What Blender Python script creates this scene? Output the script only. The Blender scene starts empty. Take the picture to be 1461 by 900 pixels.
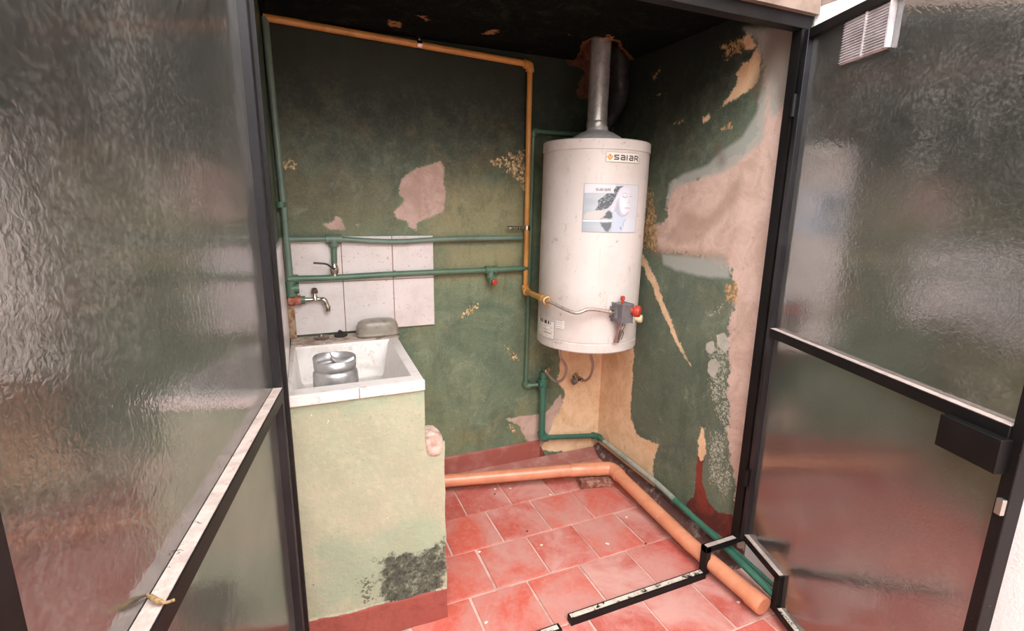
import bpy, bmesh, math, random
import numpy as np
from mathutils import Vector, Matrix
random.seed(7); np.random.seed(7)
SC = bpy.context.scene
COL = SC.collection
PI = math.pi

# ------------------------------------------------------------------ camera
S = 1.45                                   # eye height, metres
FPX = 717.307
RC = np.array([[0.92072882, -0.38995461, 0.01392291],
               [-0.07217629, -0.20526523, -0.97604138],
               [0.38346972, 0.89766452, -0.21713909]])
CP = np.array([0.0, 0.0, S])
cd = bpy.data.cameras.new('camera'); cam = bpy.data.objects.new('camera', cd); COL.objects.link(cam)
cd.sensor_width = 36; cd.sensor_fit = 'HORIZONTAL'; cd.lens = FPX / 1461 * 36; cd.clip_start = 0.02
mw = Matrix.Identity(4)
for i in range(3):
    mw[i][0] = RC[0][i]; mw[i][1] = -RC[1][i]; mw[i][2] = -RC[2][i]; mw[i][3] = CP[i]
cam.matrix_world = mw
SC.camera = cam

# ------------------------------------------------------------------ world, light, exposure
w = bpy.data.worlds.new('world'); SC.world = w; w.use_nodes = True
wn = w.node_tree.nodes; bg = wn['Background']
bg.inputs[0].default_value = (0.93, 0.965, 1.0, 1); bg.inputs[1].default_value = 1.35
SC.view_settings.view_transform = 'Standard'; SC.view_settings.look = 'None'
SC.view_settings.gamma = 1; SC.view_settings.use_curve_mapping = False
SC.view_settings.exposure = 1.93
SC.cycles.max_bounces = 10; SC.cycles.transmission_bounces = 8; SC.cycles.glossy_bounces = 5
SC.cycles.sample_clamp_indirect = 6
al = bpy.data.lights.new('courtyard_daylight', 'AREA'); al.shape = 'RECTANGLE'; al.size = 2.6; al.size_y = 2.4
al.energy = 36; al.color = (1.0, 0.98, 0.955)
alo = bpy.data.objects.new('courtyard_daylight', al); COL.objects.link(alo)
alo.location = (0.5, -0.9, 3.3)
alo.rotation_euler = (math.radians(38), 0, math.radians(-4))

# ------------------------------------------------------------------ measuring helpers (pixels of the photo -> metres)
def ray(u, v): return RC.T @ np.array([(u-730.5)/FPX, (v-450)/FPX, 1.0])
def on_y(u, v, Y): d = ray(u, v); return CP + d*((Y-CP[1])/d[1])
def on_x(u, v, X): d = ray(u, v); return CP + d*((X-CP[0])/d[0])
def on_z(u, v, Z): d = ray(u, v); return CP + d*((Z-CP[2])/d[2])

# ------------------------------------------------------------------ colours and materials
def lin(h):
    h = h.lstrip('#'); c = [int(h[i:i+2], 16)/255 for i in (0, 2, 4)]
    return tuple([(x/12.92 if x <= .04045 else ((x+.055)/1.055)**2.4) for x in c] + [1.0])
class NT:
    def __init__(s, name):
        s.m = bpy.data.materials.new(name); s.m.use_nodes = True
        s.t = s.m.node_tree; s.N = s.t.nodes; s.b = s.N['Principled BSDF']; s.out = s.N['Material Output']
        s.tc = s.N.new('ShaderNodeTexCoord')
    def L(s, a, b): s.t.links.new(a, b)
    def put(s, inp, v):
        if hasattr(v, 'is_output'): s.L(v, inp)
        elif isinstance(v, str): inp.default_value = lin(v)
        else: inp.default_value = v
    def noise(s, scale, detail=4, rough=.6, dist=0, vec=None, off=None, stretch=None):
        n = s.N.new('ShaderNodeTexNoise'); n.inputs['Scale'].default_value = scale
        n.inputs['Detail'].default_value = detail; n.inputs['Roughness'].default_value = rough
        n.inputs['Distortion'].default_value = dist
        v = vec or s.tc.outputs['Object']
        if stretch or off:
            mp = s.N.new('ShaderNodeMapping'); s.L(v, mp.inputs[0])
            if stretch: mp.inputs['Scale'].default_value = stretch
            if off: mp.inputs['Location'].default_value = off
            v = mp.outputs[0]
        s.L(v, n.inputs['Vector']); return n.outputs['Fac']
    def math(s, op, a, b=0.0, clamp=False):
        n = s.N.new('ShaderNodeMath'); n.operation = op; n.use_clamp = clamp
        s.put(n.inputs[0], a); s.put(n.inputs[1], b); return n.outputs[0]
    def ramp(s, x, lo, hi):
        n = s.N.new('ShaderNodeMapRange'); n.interpolation_type = 'SMOOTHSTEP'
        s.put(n.inputs['Value'], x); n.inputs['From Min'].default_value = lo; n.inputs['From Max'].default_value = hi
        return n.outputs[0]
    def mix(s, f, a, b):
        n = s.N.new('ShaderNodeMix'); n.data_type = 'RGBA'
        s.put(n.inputs[0], f); s.put(n.inputs[6], a); s.put(n.inputs[7], b); return n.outputs[2]
    def attr(s, name):
        n = s.N.new('ShaderNodeAttribute'); n.attribute_name = name; return n.outputs['Fac']
    def attrc(s, name):
        n = s.N.new('ShaderNodeAttribute'); n.attribute_name = name; return n.outputs['Color']
    def bump(s, h, strength=.3, dist=.01):
        n = s.N.new('ShaderNodeBump'); n.inputs['Strength'].default_value = strength; n.inputs['Distance'].default_value = dist
        s.L(h, n.inputs['Height']); s.L(n.outputs[0], s.b.inputs['Normal']); return n.outputs[0]
    def fin(s, col=None, rough=.6, metal=0, spec=None):
        if col is not None: s.put(s.b.inputs['Base Color'], col)
        s.put(s.b.inputs['Roughness'], rough); s.put(s.b.inputs['Metallic'], metal)
        if spec is not None: s.b.inputs['Specular IOR Level'].default_value = spec
        return s.m

def simple(name, col, rough=.5, metal=0, col2=None, scale=20, lo=.4, hi=.65, bump=.0, bscale=None, detail=5, spec=None, bdist=.004):
    n = NT(name)
    c = col
    if col2:
        c = n.mix(n.ramp(n.noise(scale, detail), lo, hi), col, col2)
    if bump: n.bump(n.noise(bscale or scale*2, 4), bump, bdist)
    return n.fin(c, rough, metal, spec)

M = {}
# layered wall material. soft = (attribute, colour, strength, reach m); layers = (attribute, colour a, colour b, ragged amount m, rim colour)
def wall_mat(name, g1, g2, g3, soft_, layers, chips=(), post=(), rough=.5, bumpk=.45, upper_shade=None, specks=.8):
    n = NT(name)
    c = n.mix(n.ramp(n.noise(2.6, 8, .65, .8), .40, .64), g1, g2)
    c = n.mix(n.ramp(n.noise(3.1, 8, .68, 1.0, off=(3, 1, 7)), .48, .68), c, g3)
    fine = n.noise(70, 10, .75, .3, off=(5, 5, 5)); mid = n.noise(24, 8, .7, .5, off=(2, 6, 1)); big = n.noise(8, 6, .65, .6, off=(1, 8, 3))
    sub = lambda x, k: n.math('MULTIPLY', n.math('SUBTRACT', x, .5), k)
    wob = n.math('ADD', n.math('ADD', sub(fine, 1.1), sub(mid, 1.3)), sub(big, 1.2))
    for (a, col, st, reach) in soft_:
        f = n.math('ADD', n.attr(a), n.math('MULTIPLY', wob, reach*1.2))
        c = n.mix(n.math('MULTIPLY', n.ramp(f, -reach, reach), st), c, col)
    c = n.mix(n.math('MULTIPLY', n.ramp(n.noise(170, 6, .7, off=(4, 4, 8)), .5, .7), .35*specks/.8), c, '#a9ae98')
    c = n.mix(n.math('MULTIPLY', n.ramp(n.noise(5, 10, .8, .3, off=(8, 1, 2), stretch=(1.6, 1.6, .5)), .48, .66), .5), c, '#45503f' if specks > .5 else g2)
    # cloudy pale wear and dark grain
    c = n.mix(n.math('MULTIPLY', n.ramp(n.noise(8, 10, .78, 1.2, off=(9, 4, 2)), .50, .74), .5*specks/.8), c, '#9ba48f')
    c = n.mix(n.math('MULTIPLY', n.ramp(n.noise(13, 10, .8, .8, off=(1, 4, 6)), .52, .72), .45), c, '#3d4a38' if specks > .5 else g2)
    c = n.mix(n.math('MULTIPLY', n.ramp(n.noise(90, 8, .75), .5, .72), .4), c, '#4a5243' if specks > .5 else g2)
    h = n.math('MULTIPLY', n.noise(14, 9, .65), .8)
    if upper_shade:  # painted shade: darkens the upper wall in its base colour
        f = n.math('ADD', n.attr('upper_shade'), n.math('MULTIPLY', wob, .45))
        c = n.mix(n.math('MULTIPLY', n.ramp(f, -.45, .5), .9), c, upper_shade)
    gate = n.ramp(n.noise(5, 6, .65, off=(7, 7, 1)), .46, .62)
    sp = n.ramp(n.noise(150, 4, .65, off=(2, 2, 2)), .70, .73)
    c = n.mix(n.math('MULTIPLY', n.math('MULTIPLY', sp, gate), specks), c, '#a9a28c')
    scr = n.ramp(n.noise(26, 6, .75, 2.6, off=(1, 2, 8), stretch=(1, 1, .5)), .66, .70)
    c = n.mix(n.math('MULTIPLY', n.math('MULTIPLY', scr, gate), specks*.6), c, '#8d907c')
    rec = None
    for (a, ca, cb, amp, edge) in layers:
        f = n.math('ADD', n.attr(a), n.math('MULTIPLY', wob, amp))
        m = n.ramp(f, -.0012, .0012)
        cc = n.mix(n.ramp(n.noise(9, 9, .7, .7, off=(len(a), 2, 1)), .38, .66), ca, cb)
        cc = n.mix(n.math('MULTIPLY', n.ramp(n.noise(30, 9, .75, .6, off=(3, len(a), 1)), .52, .72), .5), cc, cb)
        cc = n.mix(n.math('MULTIPLY', n.ramp(n.noise(120, 5, .7), .58, .72), .4), cc, '#6d5546')
        cc = n.mix(n.math('MULTIPLY', n.ramp(n.noise(19, 10, .8, .3, off=(6, 2, len(a))), .57, .70), .55), cc, '#7d6352')
        if edge:
            e = n.math('MULTIPLY', n.ramp(f, -.007, -.001), .6)
            c = n.mix(e, c, edge)
        c = n.mix(m, c, cc)
        if edge: rec = m if rec is None else n.math('MAXIMUM', rec, m)
    for (a, col, st, reach) in post:
        f = n.math('ADD', n.attr(a), n.math('MULTIPLY', wob, reach*.9))
        c = n.mix(n.math('MULTIPLY', n.ramp(f, -reach, reach), st), c, col)
    for (a, col, sc_, thr) in chips:
        nz = n.noise(sc_, 10, .72, .4, off=(4, len(a), 9))
        f = n.math('ADD', nz, n.math('MULTIPLY', n.attr(a), .26))
        m = n.ramp(f, thr, thr+.008)
        c = n.mix(m, c, n.mix(n.ramp(n.noise(60, 4), .4, .6), col, '#8f7350' if a == 'chips' else col))
        rec = m if rec is None else n.math('MAXIMUM', rec, m)
    if rec is not None: h = n.math('SUBTRACT', h, n.math('MULTIPLY', rec, .6))
    n.bump(h, bumpk, .006)
    return n.fin(c, rough, 0, .3)

# ------------------------------------------------------------------ mesh helpers
def link(name, me, mat=None, parent=None, smooth=False):
    o = bpy.data.objects.new(name, me); COL.objects.link(o)
    if mat is not None and not me.materials: me.materials.append(mat)
    if parent is not None: o.parent = parent
    if smooth:
        for p in me.polygons: p.use_smooth = True
    return o
def bmobj(name, bm, mat=None, parent=None, smooth=False, sharp=None):
    me = bpy.data.meshes.new(name); bmesh.ops.recalc_face_normals(bm, faces=bm.faces[:]); bm.to_mesh(me); bm.free()
    o = link(name, me, mat, parent, smooth)
    if smooth and sharp:
        try: me.set_sharp_from_angle(angle=math.radians(sharp))
        except Exception: pass
    return o
def tag(o, label=None, cat=None, group=None, kind=None):
    if label: o['label'] = label
    if cat: o['category'] = cat
    if group: o['group'] = group
    if kind: o['kind'] = kind
    return o
def empty(name, loc=(0, 0, 0)):
    o = bpy.data.objects.new(name, None); COL.objects.link(o); o.location = loc; o.empty_display_size = .05
    return o
# parts are built in world coordinates, then hung under an Empty that keeps them there
def under(root, *parts):
    for p in parts:
        p.parent = root; p.matrix_parent_inverse = Matrix.Translation(-Vector(root.location)) if root.type == 'EMPTY' else Matrix.Identity(4)
def box(bm, lo, hi, bevel=0):
    r = bmesh.ops.create_cube(bm, size=1)
    v = r['verts']
    for q in v:
        q.co = Vector([lo[i] + (q.co[i]+.5)*(hi[i]-lo[i]) for i in range(3)])
    if bevel:
        es = list({e for q in v for e in q.link_edges})
        bmesh.ops.bevel(bm, geom=es, offset=bevel, segments=2, affect='EDGES', profile=.6)
def boxo(name, lo, hi, mat, parent=None, bevel=0):
    bm = bmesh.new(); box(bm, lo, hi, bevel); return bmobj(name, bm, mat, parent)
def prism(bm, pts, vec):
    """closed polygon pts (3D) extruded by vec"""
    a = [bm.verts.new(p) for p in pts]; b = [bm.verts.new(Vector(p)+Vector(vec)) for p in pts]
    bm.faces.new(a); bm.faces.new(b[::-1]); n = len(pts)
    for i in range(n): bm.faces.new((a[i], a[(i+1) % n], b[(i+1) % n], b[i]))
def smoothpath(pts, sub=6, closed=False):
    P = [Vector(p) for p in pts]; out = []
    for i in range(len(P)-1):
        p0 = P[max(i-1, 0)]; p1 = P[i]; p2 = P[i+1]; p3 = P[min(i+2, len(P)-1)]
        for k in range(sub):
            t = k/sub
            out.append(.5*((2*p1)+(-p0+p2)*t+(2*p0-5*p1+4*p2-p3)*t*t+(-p0+3*p1-3*p2+p3)*t**3))
    out.append(P[-1]); return out
def roundpath(pts, r=.02, seg=5):
    """polyline with rounded corners"""
    P = [Vector(p) for p in pts]; out = [P[0]]
    for i in range(1, len(P)-1):
        a = (P[i-1]-P[i]); b = (P[i+1]-P[i]); rr = min(r, a.length*.45, b.length*.45)
        s_ = P[i]+a.normalized()*rr; e_ = P[i]+b.normalized()*rr
        for k in range(seg+1):
            t = k/seg; out.append((1-t)**2*s_+2*t*(1-t)*P[i]+t*t*e_)
    out.append(P[-1]); return out
def tube(bm, path, r, seg=12, caps=True, wob=0):
    P = [Vector(p) for p in path]; n = len(P); rings = []
    t0 = (P[1]-P[0]).normalized(); up = Vector((0, 0, 1)) if abs(t0.z) < .9 else Vector((0, 1, 0))
    nrm = t0.cross(up).normalized()
    for i in range(n):
        t = ((P[min(i+1, n-1)]-P[i]).normalized()+(P[i]-P[max(i-1, 0)]).normalized())
        t = t.normalized() if t.length > 1e-6 else t0
        nrm = (nrm-t*nrm.dot(t)); nrm.normalize(); bn = t.cross(nrm)
        rr = r[i] if hasattr(r, '__len__') else r
        if wob: rr *= 1+random.uniform(-wob, wob)
        rings.append([bm.verts.new(P[i]+(nrm*math.cos(2*PI*k/seg)+bn*math.sin(2*PI*k/seg))*rr) for k in range(seg)])
    for i in range(n-1):
        for k in range(seg):
            bm.faces.new((rings[i][k], rings[i][(k+1) % seg], rings[i+1][(k+1) % seg], rings[i+1][k]))
    if caps: bm.faces.new(rings[0][::-1]); bm.faces.new(rings[-1])
def tubeo(name, path, r, mat, parent=None, seg=12, **k):
    bm = bmesh.new(); tube(bm, path, r, seg, **k); return bmobj(name, bm, mat, parent, True, 40)
def lathe(bm, c, prof, seg=32, axis=Vector((0, 0, 1)), caps=False):
    """prof: (radius, height along axis)"""
    q = axis.to_track_quat('Z', 'Y'); c = Vector(c); rings = []
    for (r, h) in prof:
        rings.append([bm.verts.new(c+q @ Vector((r*math.cos(2*PI*k/seg), r*math.sin(2*PI*k/seg), h))) for k in range(seg)])
    for i in range(len(rings)-1):
        for k in range(seg):
            bm.faces.new((rings[i][k], rings[i][(k+1) % seg], rings[i+1][(k+1) % seg], rings[i+1][k]))
    if caps: bm.faces.new(rings[0][::-1]); bm.faces.new(rings[-1])
def latheo(name, c, prof, mat, parent=None, seg=32, axis=(0, 0, 1), caps=True, sharp=35):
    bm = bmesh.new(); lathe(bm, c, prof, seg, Vector(axis).normalized(), caps); return bmobj(name, bm, mat, parent, True, sharp)

# ------------------------------------------------------------------ signed distance fields for paint loss shapes
def sdf(P, polys):
    """P: (n,2) points, polys: list of 2D polygons; positive inside, metres"""
    best = np.full(len(P), -1.0)
    for po in polys:
        A = np.array(po, float); B = np.roll(A, -1, 0); d = np.full(len(P), 1e9); ins = np.zeros(len(P), bool)
        for a, b in zip(A, B):
            ab = b-a; L2 = ab@ab+1e-12
            t = np.clip(((P-a)@ab)/L2, 0, 1); q = P-(a+t[:, None]*ab); d = np.minimum(d, np.hypot(q[:, 0], q[:, 1]))
            c = ((a[1] > P[:, 1]) != (b[1] > P[:, 1]))
            with np.errstate(divide='ignore', invalid='ignore'):
                xx = (b[0]-a[0])*(P[:, 1]-a[1])/(b[1]-a[1])+a[0]
            ins ^= c & (P[:, 0] < xx)
        best = np.maximum(best, np.where(ins, d, -d))
    return best
def grid_surface(name, o, U, V, nu, nv, fields, mat, keep=None, parent=None, disp=None):
    """o + s*U + t*V, s,t in 0..1; fields: name -> values callable on (n,3) world points"""
    o = np.array(o, float); U = np.array(U, float); V = np.array(V, float)
    s_, t_ = np.meshgrid(np.linspace(0, 1, nu+1), np.linspace(0, 1, nv+1))
    P = o+s_.ravel()[:, None]*U+t_.ravel()[:, None]*V
    i, j = np.meshgrid(np.arange(nu), np.arange(nv)); a = (j*(nu+1)+i).ravel()
    F = np.stack([a, a+1, a+nu+2, a+nu+1], 1)
    if keep is not None:
        F = F[keep(P[F].mean(1))]
    vals = {k: f(P) for k, f in fields.items()}
    PP = P if disp is None else P+disp(P, vals)
    me = bpy.data.meshes.new(name); me.from_pydata(PP.tolist(), [], F.tolist())
    for k, v in vals.items():
        at = me.attributes.new(k, 'FLOAT', 'POINT'); at.data.foreach_set('value', np.asarray(v, np.float32))
    return link(name, me, mat, parent, True)

# ------------------------------------------------------------------ dimensions
YB = 2.387; XL = -.062; XR = 1.595; YF = 1.28; ZC = 2.15; YW = 1.33

# px polygons on each plane
def py_(pl): return [(lambda q: (q[0], q[2]))(on_y(u, v, YB)) for u, v in pl]
def px_(pl): return [(lambda q: (q[1], q[2]))(on_x(u, v, XR)) for u, v in pl]
def pz_(pl): return [(lambda q: (q[0], q[1]))(on_z(u, v, ZC)) for u, v in pl]
def pyf(pl): return [(lambda q: (q[0], q[2]))(on_y(u, v, 1.49)) for u, v in pl]
def soft(P, polys, s=.05): return np.clip(sdf(P, polys)/s, -1, 1)

B_pink = [py_(p) for p in [
    [(574, 256), (590, 243), (618, 234), (628, 230), (633, 240), (632, 262), (636, 275), (632, 300), (612, 310), (595, 318), (594, 328), (584, 322), (582, 314), (568, 312), (562, 302), (570, 294), (577, 286), (570, 276)],
    [(463, 320), (472, 318), (480, 309), (487, 312), (493, 328), (470, 328)],
    [(722, 598), (745, 593), (780, 590), (800, 560), (806, 600), (800, 640), (765, 640), (750, 625), (741, 606)]]]
B_tan = [py_(p) for p in [[(800, 500), (875, 480), (900, 640), (845, 645), (770, 642), (785, 612), (798, 586), (806, 560), (796, 540)]]]
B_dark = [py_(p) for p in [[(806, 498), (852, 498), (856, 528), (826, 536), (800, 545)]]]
B_hole = [py_(p) for p in [[(800, 60), (918, 60), (912, 96), (898, 99), (893, 108), (850, 112), (836, 108), (834, 98), (812, 92)], [(832, 108), (850, 110), (850, 138), (826, 140), (822, 130)]]]
B_chips = [py_(p) for p in [[(686, 226), (720, 214), (745, 205), (766, 210), (764, 282), (742, 276), (722, 254), (690, 240)],
    [(650, 448), (670, 425), (682, 425), (690, 432), (718, 430), (718, 441), (690, 442), (665, 462), (648, 462)],
    [(702, 482), (718, 482), (742, 500), (748, 520), (728, 520)], [(714, 600), (735, 596), (742, 618), (730, 625), (716, 610)],
    [(745, 625), (770, 625), (768, 648), (745, 640)], [(392, 215), (432, 222), (432, 250), (392, 250)], [(496, 306), (522, 306), (522, 330), (498, 330)]]]
B_yel = [py_(p) for p in [[(630, 255), (745, 262), (748, 335), (640, 340), (625, 400), (745, 390), (745, 350), (600, 345)], [(400, 255), (470, 235), (560, 255), (565, 318), (480, 325), (405, 320)]]]
B_red = [py_(p) for p in [[(620, 655), (700, 641), (768, 630), (778, 648), (775, 700), (620, 720)]]]
R_pink = [px_(p) for p in [
    [(1128, 44), (1082, 48), (1092, 90), (1090, 130), (1078, 185), (1062, 215), (1040, 225), (1024, 240), (1000, 250), (962, 262), (952, 290), (955, 312), (940, 322), (922, 318), (928, 350), (950, 358), (1000, 366),
     (1040, 376), (1046, 400), (1050, 420), (1042, 450), (1036, 500), (1040, 560), (1038, 610), (1044, 660), (1050, 700), (1052, 780), (1160, 800), (1180, 40)]]]
R_grey = [px_(p) for p in [
    [(1092, 90), (1094, 150), (1088, 200), (1060, 226), (1035, 244), (1018, 250), (1000, 254), (962, 268), (953, 292), (950, 300), (955, 262), (975, 248), (1010, 236), (1030, 215), (1060, 195), (1080, 160)],
    [(945, 362), (1000, 366), (1032, 362), (1040, 380), (1040, 396), (1010, 396), (965, 386), (946, 376)],
    [(1060, 40), (1140, 40), (1135, 120), (1120, 150), (1100, 170), (1096, 110), (1080, 60)]]]
R_smear = [px_(p) for p in [[(950, 340), (975, 300), (1010, 312), (1045, 262), (1060, 250), (1052, 285), (1022, 318), (1000, 345), (965, 352)], [(930, 352), (1000, 356), (1040, 366), (1040, 374), (985, 366), (930, 360)]]]
R_brown = [px_(p) for p in [[(1100, 40), (1140, 40), (1130, 150), (1112, 160), (1100, 110), (1080, 140), (1070, 130)], [(920, 322), (934, 322), (938, 365), (918, 350)], [(1022, 212), (1030, 214), (1034, 232), (1028, 238)]]]
R_tan = [px_(p) for p in [
    [(840, 480), (905, 470), (901, 560), (900, 596), (908, 622), (925, 629), (940, 634), (932, 655), (932, 700), (840, 700)],
    [(1028, 152), (1040, 138), (1053, 118), (1050, 104), (1060, 92), (1072, 88), (1080, 72), (1086, 78), (1082, 108), (1072, 125), (1050, 140)],
    [(1002, 170), (1012, 162), (1014, 168), (1004, 175)], [(1062, 55), (1070, 46), (1074, 60), (1080, 66), (1066, 70), (1058, 62)],
    [(914, 358), (922, 372), (936, 402), (948, 436), (961, 468), (972, 495), (985, 521), (966, 492), (956, 470), (942, 436), (930, 408), (915, 376)],
    [(996, 640), (1000, 610), (1005, 612), (1006, 645), (1000, 655)]]]
R_chips = [px_(p) for p in [[(905, 142), (952, 124), (956, 138), (915, 150)], [(960, 168), (985, 158), (980, 178), (945, 190)], [(925, 105), (945, 88), (948, 100), (930, 125)], [(920, 255), (935, 262), (944, 345), (938, 365), (912, 360), (914, 300)],
    [(1020, 60), (1065, 45), (1075, 80), (1050, 85), (1030, 98)], [(1020, 180), (1050, 160), (1050, 190), (1025, 200)], [(1026, 400), (1058, 390), (1060, 440), (1030, 440)]]]
R_white = [px_(p) for p in [[(1000, 480), (1050, 470), (1056, 700), (1040, 735), (1010, 700), (1030, 640), (1000, 560)], [(990, 440), (1040, 410), (1050, 450), (1010, 470)], [(1000, 600), (1045, 600), (1048, 740), (1000, 690)]]]
R_patch = [px_(p) for p in [[(1008, 490), (1018, 486), (1020, 500), (1014, 506), (1007, 500)], [(1022, 478), (1034, 474), (1042, 494), (1036, 506), (1024, 492)], [(1010, 516), (1022, 510), (1026, 524), (1018, 540), (1010, 530)]]]
R_red = [px_(p) for p in [[(845, 655), (905, 700), (950, 715), (980, 722), (990, 706), (993, 680), (997, 645), (1002, 630), (1004, 650), (1002, 690), (1010, 716), (1024, 730), (1062, 740), (1060, 900), (845, 780)]]]
C_hole = [pz_(p) for p in [[(829, 72), (832, 60), (850, 52), (862, 54), (884, 58), (886, 66), (900, 80), (914, 102), (800, 92), (820, 86)]]]
C_chips = [pz_(p) for p in [[(585, 20), (612, 20), (622, 34), (600, 30)], [(680, 46), (696, 39), (718, 40), (720, 48), (700, 52), (682, 52)], [(800, 46), (822, 48), (830, 56), (805, 52)], [(852, 52), (870, 46), (884, 52), (880, 60), (860, 58)],
    [(545, 25), (580, 30), (580, 45), (548, 38)], [(856, 8), (868, 8), (868, 18), (858, 16)]]]
F_mold = [pyf(p) for p in [[(537, 792), (552, 786), (566, 790), (575, 790), (590, 786), (612, 786), (622, 778), (634, 782), (634, 842), (600, 850), (560, 856), (545, 850), (540, 825)]]]
F_mold2 = [pyf(p) for p in [[(500, 820), (540, 812), (545, 860), (510, 872)], [(436, 815), (452, 812), (455, 838), (440, 842)], [(630, 740), (640, 740), (640, 800), (628, 790)]]]
F_red = [pyf(p) for p in [[(400, 897), (447, 885), (520, 869), (560, 858), (637, 838), (680, 828), (700, 960), (400, 960)]]]
F_teal = [pyf(p) for p in [[(445, 765), (560, 750), (634, 735), (640, 840), (445, 885)], [(415, 578), (605, 552), (605, 565), (415, 592)]]]

def P2y(P): return P[:, [0, 2]]
def P2x(P): return P[:, [1, 2]]
def P2z(P): return P[:, [0, 1]]

M['wall_b'] = wall_mat('old_green_paint_back', '#727e64', '#566653', '#787758',
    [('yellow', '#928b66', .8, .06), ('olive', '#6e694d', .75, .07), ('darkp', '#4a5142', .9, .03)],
    [('pink', '#c4a89c', '#ac9083', .024, '#a89c84'), ('tan', '#efcda9', '#ddb48c', .045, '#dcc8a2'), ('red', '#84463c', '#6f3a32', .012, None), ('hole', '#6d4232', '#452c22', .03, '#6f5540')],
    [('chips', '#d8c294', 58, .765)], upper_shade='#161a16')
M['wall_r'] = wall_mat('old_green_paint_right', '#65705f', '#566155', '#6d705a',
    [],
    [('red', '#8a3c32', '#5a302a', .03, None), ('tan', '#efcda9', '#ddb48c', .034, '#dcc9a0'), ('pink', '#cfb3a6', '#b89c8d', .075, '#8c8e80'), ('patch', '#c0baae', '#a3a296', .014, None)],
    [('chips', '#c9a676', 55, .73), ('white', '#b4b5a4', 110, .775)], post=[('grey', '#a3a59d', .85, .012), ('smear', '#9d8373', .6, .022), ('brownish', '#6f5a4c', .6, .03)], upper_shade='#161a16')
M['ceil'] = wall_mat('dark_ceiling_paint', '#0a0e0b', '#080b08', '#0e110e', [],
    [('hole', '#7a4a32', '#583425', .02, '#96713f')], [('chips', '#a87647', 40, .70)], rough=.7, specks=.12)  # near-black green base over the whole ceiling

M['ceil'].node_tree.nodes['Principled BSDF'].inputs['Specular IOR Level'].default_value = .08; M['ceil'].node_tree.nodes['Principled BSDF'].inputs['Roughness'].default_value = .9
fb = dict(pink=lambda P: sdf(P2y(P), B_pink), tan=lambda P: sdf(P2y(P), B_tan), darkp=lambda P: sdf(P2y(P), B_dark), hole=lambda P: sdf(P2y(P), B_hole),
          chips=lambda P: soft(P2y(P), B_chips, .03), yellow=lambda P: sdf(P2y(P), B_yel[:1]), olive=lambda P: sdf(P2y(P), B_yel[1:]), red=lambda P: sdf(P2y(P), B_red),
          upper_shade=lambda P: (P[:, 2]-1.62)*1.3)  # last field: painted shade, growing with height
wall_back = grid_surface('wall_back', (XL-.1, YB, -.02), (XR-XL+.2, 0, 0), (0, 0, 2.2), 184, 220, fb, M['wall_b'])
fr = dict(pink=lambda P: sdf(P2x(P), R_pink), tan=lambda P: sdf(P2x(P), R_tan), grey=lambda P: sdf(P2x(P), R_grey), smear=lambda P: sdf(P2x(P), R_smear), brownish=lambda P: sdf(P2x(P), R_brown), chips=lambda P: soft(P2x(P), R_chips, .03),
          white=lambda P: soft(P2x(P), R_white, .06), red=lambda P: sdf(P2x(P), R_red), patch=lambda P: sdf(P2x(P), R_patch), upper_shade=lambda P: (P[:, 2]-1.66)*1.4-np.clip((YB-P[:, 1]-.55)*1.2, 0, 1))  # last field: upper shade painted in, easing off toward the doorway
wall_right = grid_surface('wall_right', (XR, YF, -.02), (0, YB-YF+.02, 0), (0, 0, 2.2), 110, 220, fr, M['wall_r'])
fc = dict(hole=lambda P: sdf(P2z(P), C_hole), chips=lambda P: soft(P2z(P), C_chips, .03))
def keep_c(Q):
    d = sdf(P2z(Q), C_hole); return d < .012+.008*np.sin(Q[:, 0]*90)*np.cos(Q[:, 1]*70)
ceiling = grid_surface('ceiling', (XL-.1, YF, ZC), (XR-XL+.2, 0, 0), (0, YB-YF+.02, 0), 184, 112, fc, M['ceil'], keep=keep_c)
for o, l in ((wall_back, 'back wall of peeling dark green paint with bare plaster patches'), (wall_right, 'right wall with green paint flaking off pink and tan plaster'), (ceiling, 'dark ceiling with a broken hole round the flue')):
    tag(o, l, kind='structure')
# brickwork inside the hole
M['brickhole'] = simple('broken_brick', '#8a4c36', .9, 0, '#4e2c22', 18, .35, .7, .8, 40, bdist=.01)
bm = bmesh.new()
hx0, hx1, hy0, hy1 = 1.13, 1.58, 1.98, YB
for lo, hi in (((hx0-.03, hy0-.03, ZC+.006), (hx0, hy1, ZC+.28)), ((hx1, hy0-.03, ZC+.006), (hx1+.03, hy1, ZC+.28)), ((hx0, hy0-.03, ZC+.006), (hx1, hy0, ZC+.28)), ((hx0, hy1-.02, ZC+.006), (hx1, hy1+.02, ZC+.28)), ((hx0-.03, hy0-.03, ZC+.28), (hx1+.03, hy1+.02, ZC+.3))):
    box(bm, lo, hi)
hb = bmobj('broken_brickwork', bm, M['brickhole'], ceiling)

# ------------------------------------------------------------------ outer shell (courtyard)
M['white'] = simple('white_stucco', '#eee6e4', .8, 0, '#e2dad8', 6, .4, .7, .5, 90)
M['plaster_brown'] = simple('brown_lintel_plaster', '#8f7c70', .8, 0, '#6c5c50', 7, .4, .65, .5, 40)
M['cream'] = simple('cream_render', '#ebe7e0', .85, 0, '#dcd7ce', 4, .4, .7)
M['slab'] = simple('slab_cement', '#8d8a84', .9)
tag(boxo('wall_right_outer', (XR+.005, -2.6, -.02), (XR+.12, YF-.001, 2.08), M['white']), 'white stucco wall running forward outside the doorway', kind='structure')
tag(boxo('wall_right_upper', (XR+.005, -2.6, 2.081), (XR+.12, YF-.001, 3.0), M['plaster_brown']), kind='structure')
tag(boxo('wall_front', (XL-.1, YF-.02, 2.055), (XR, YF+.10, 3.0), M['plaster_brown']), 'brown plaster lintel above the black steel frame', kind='structure')
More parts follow.
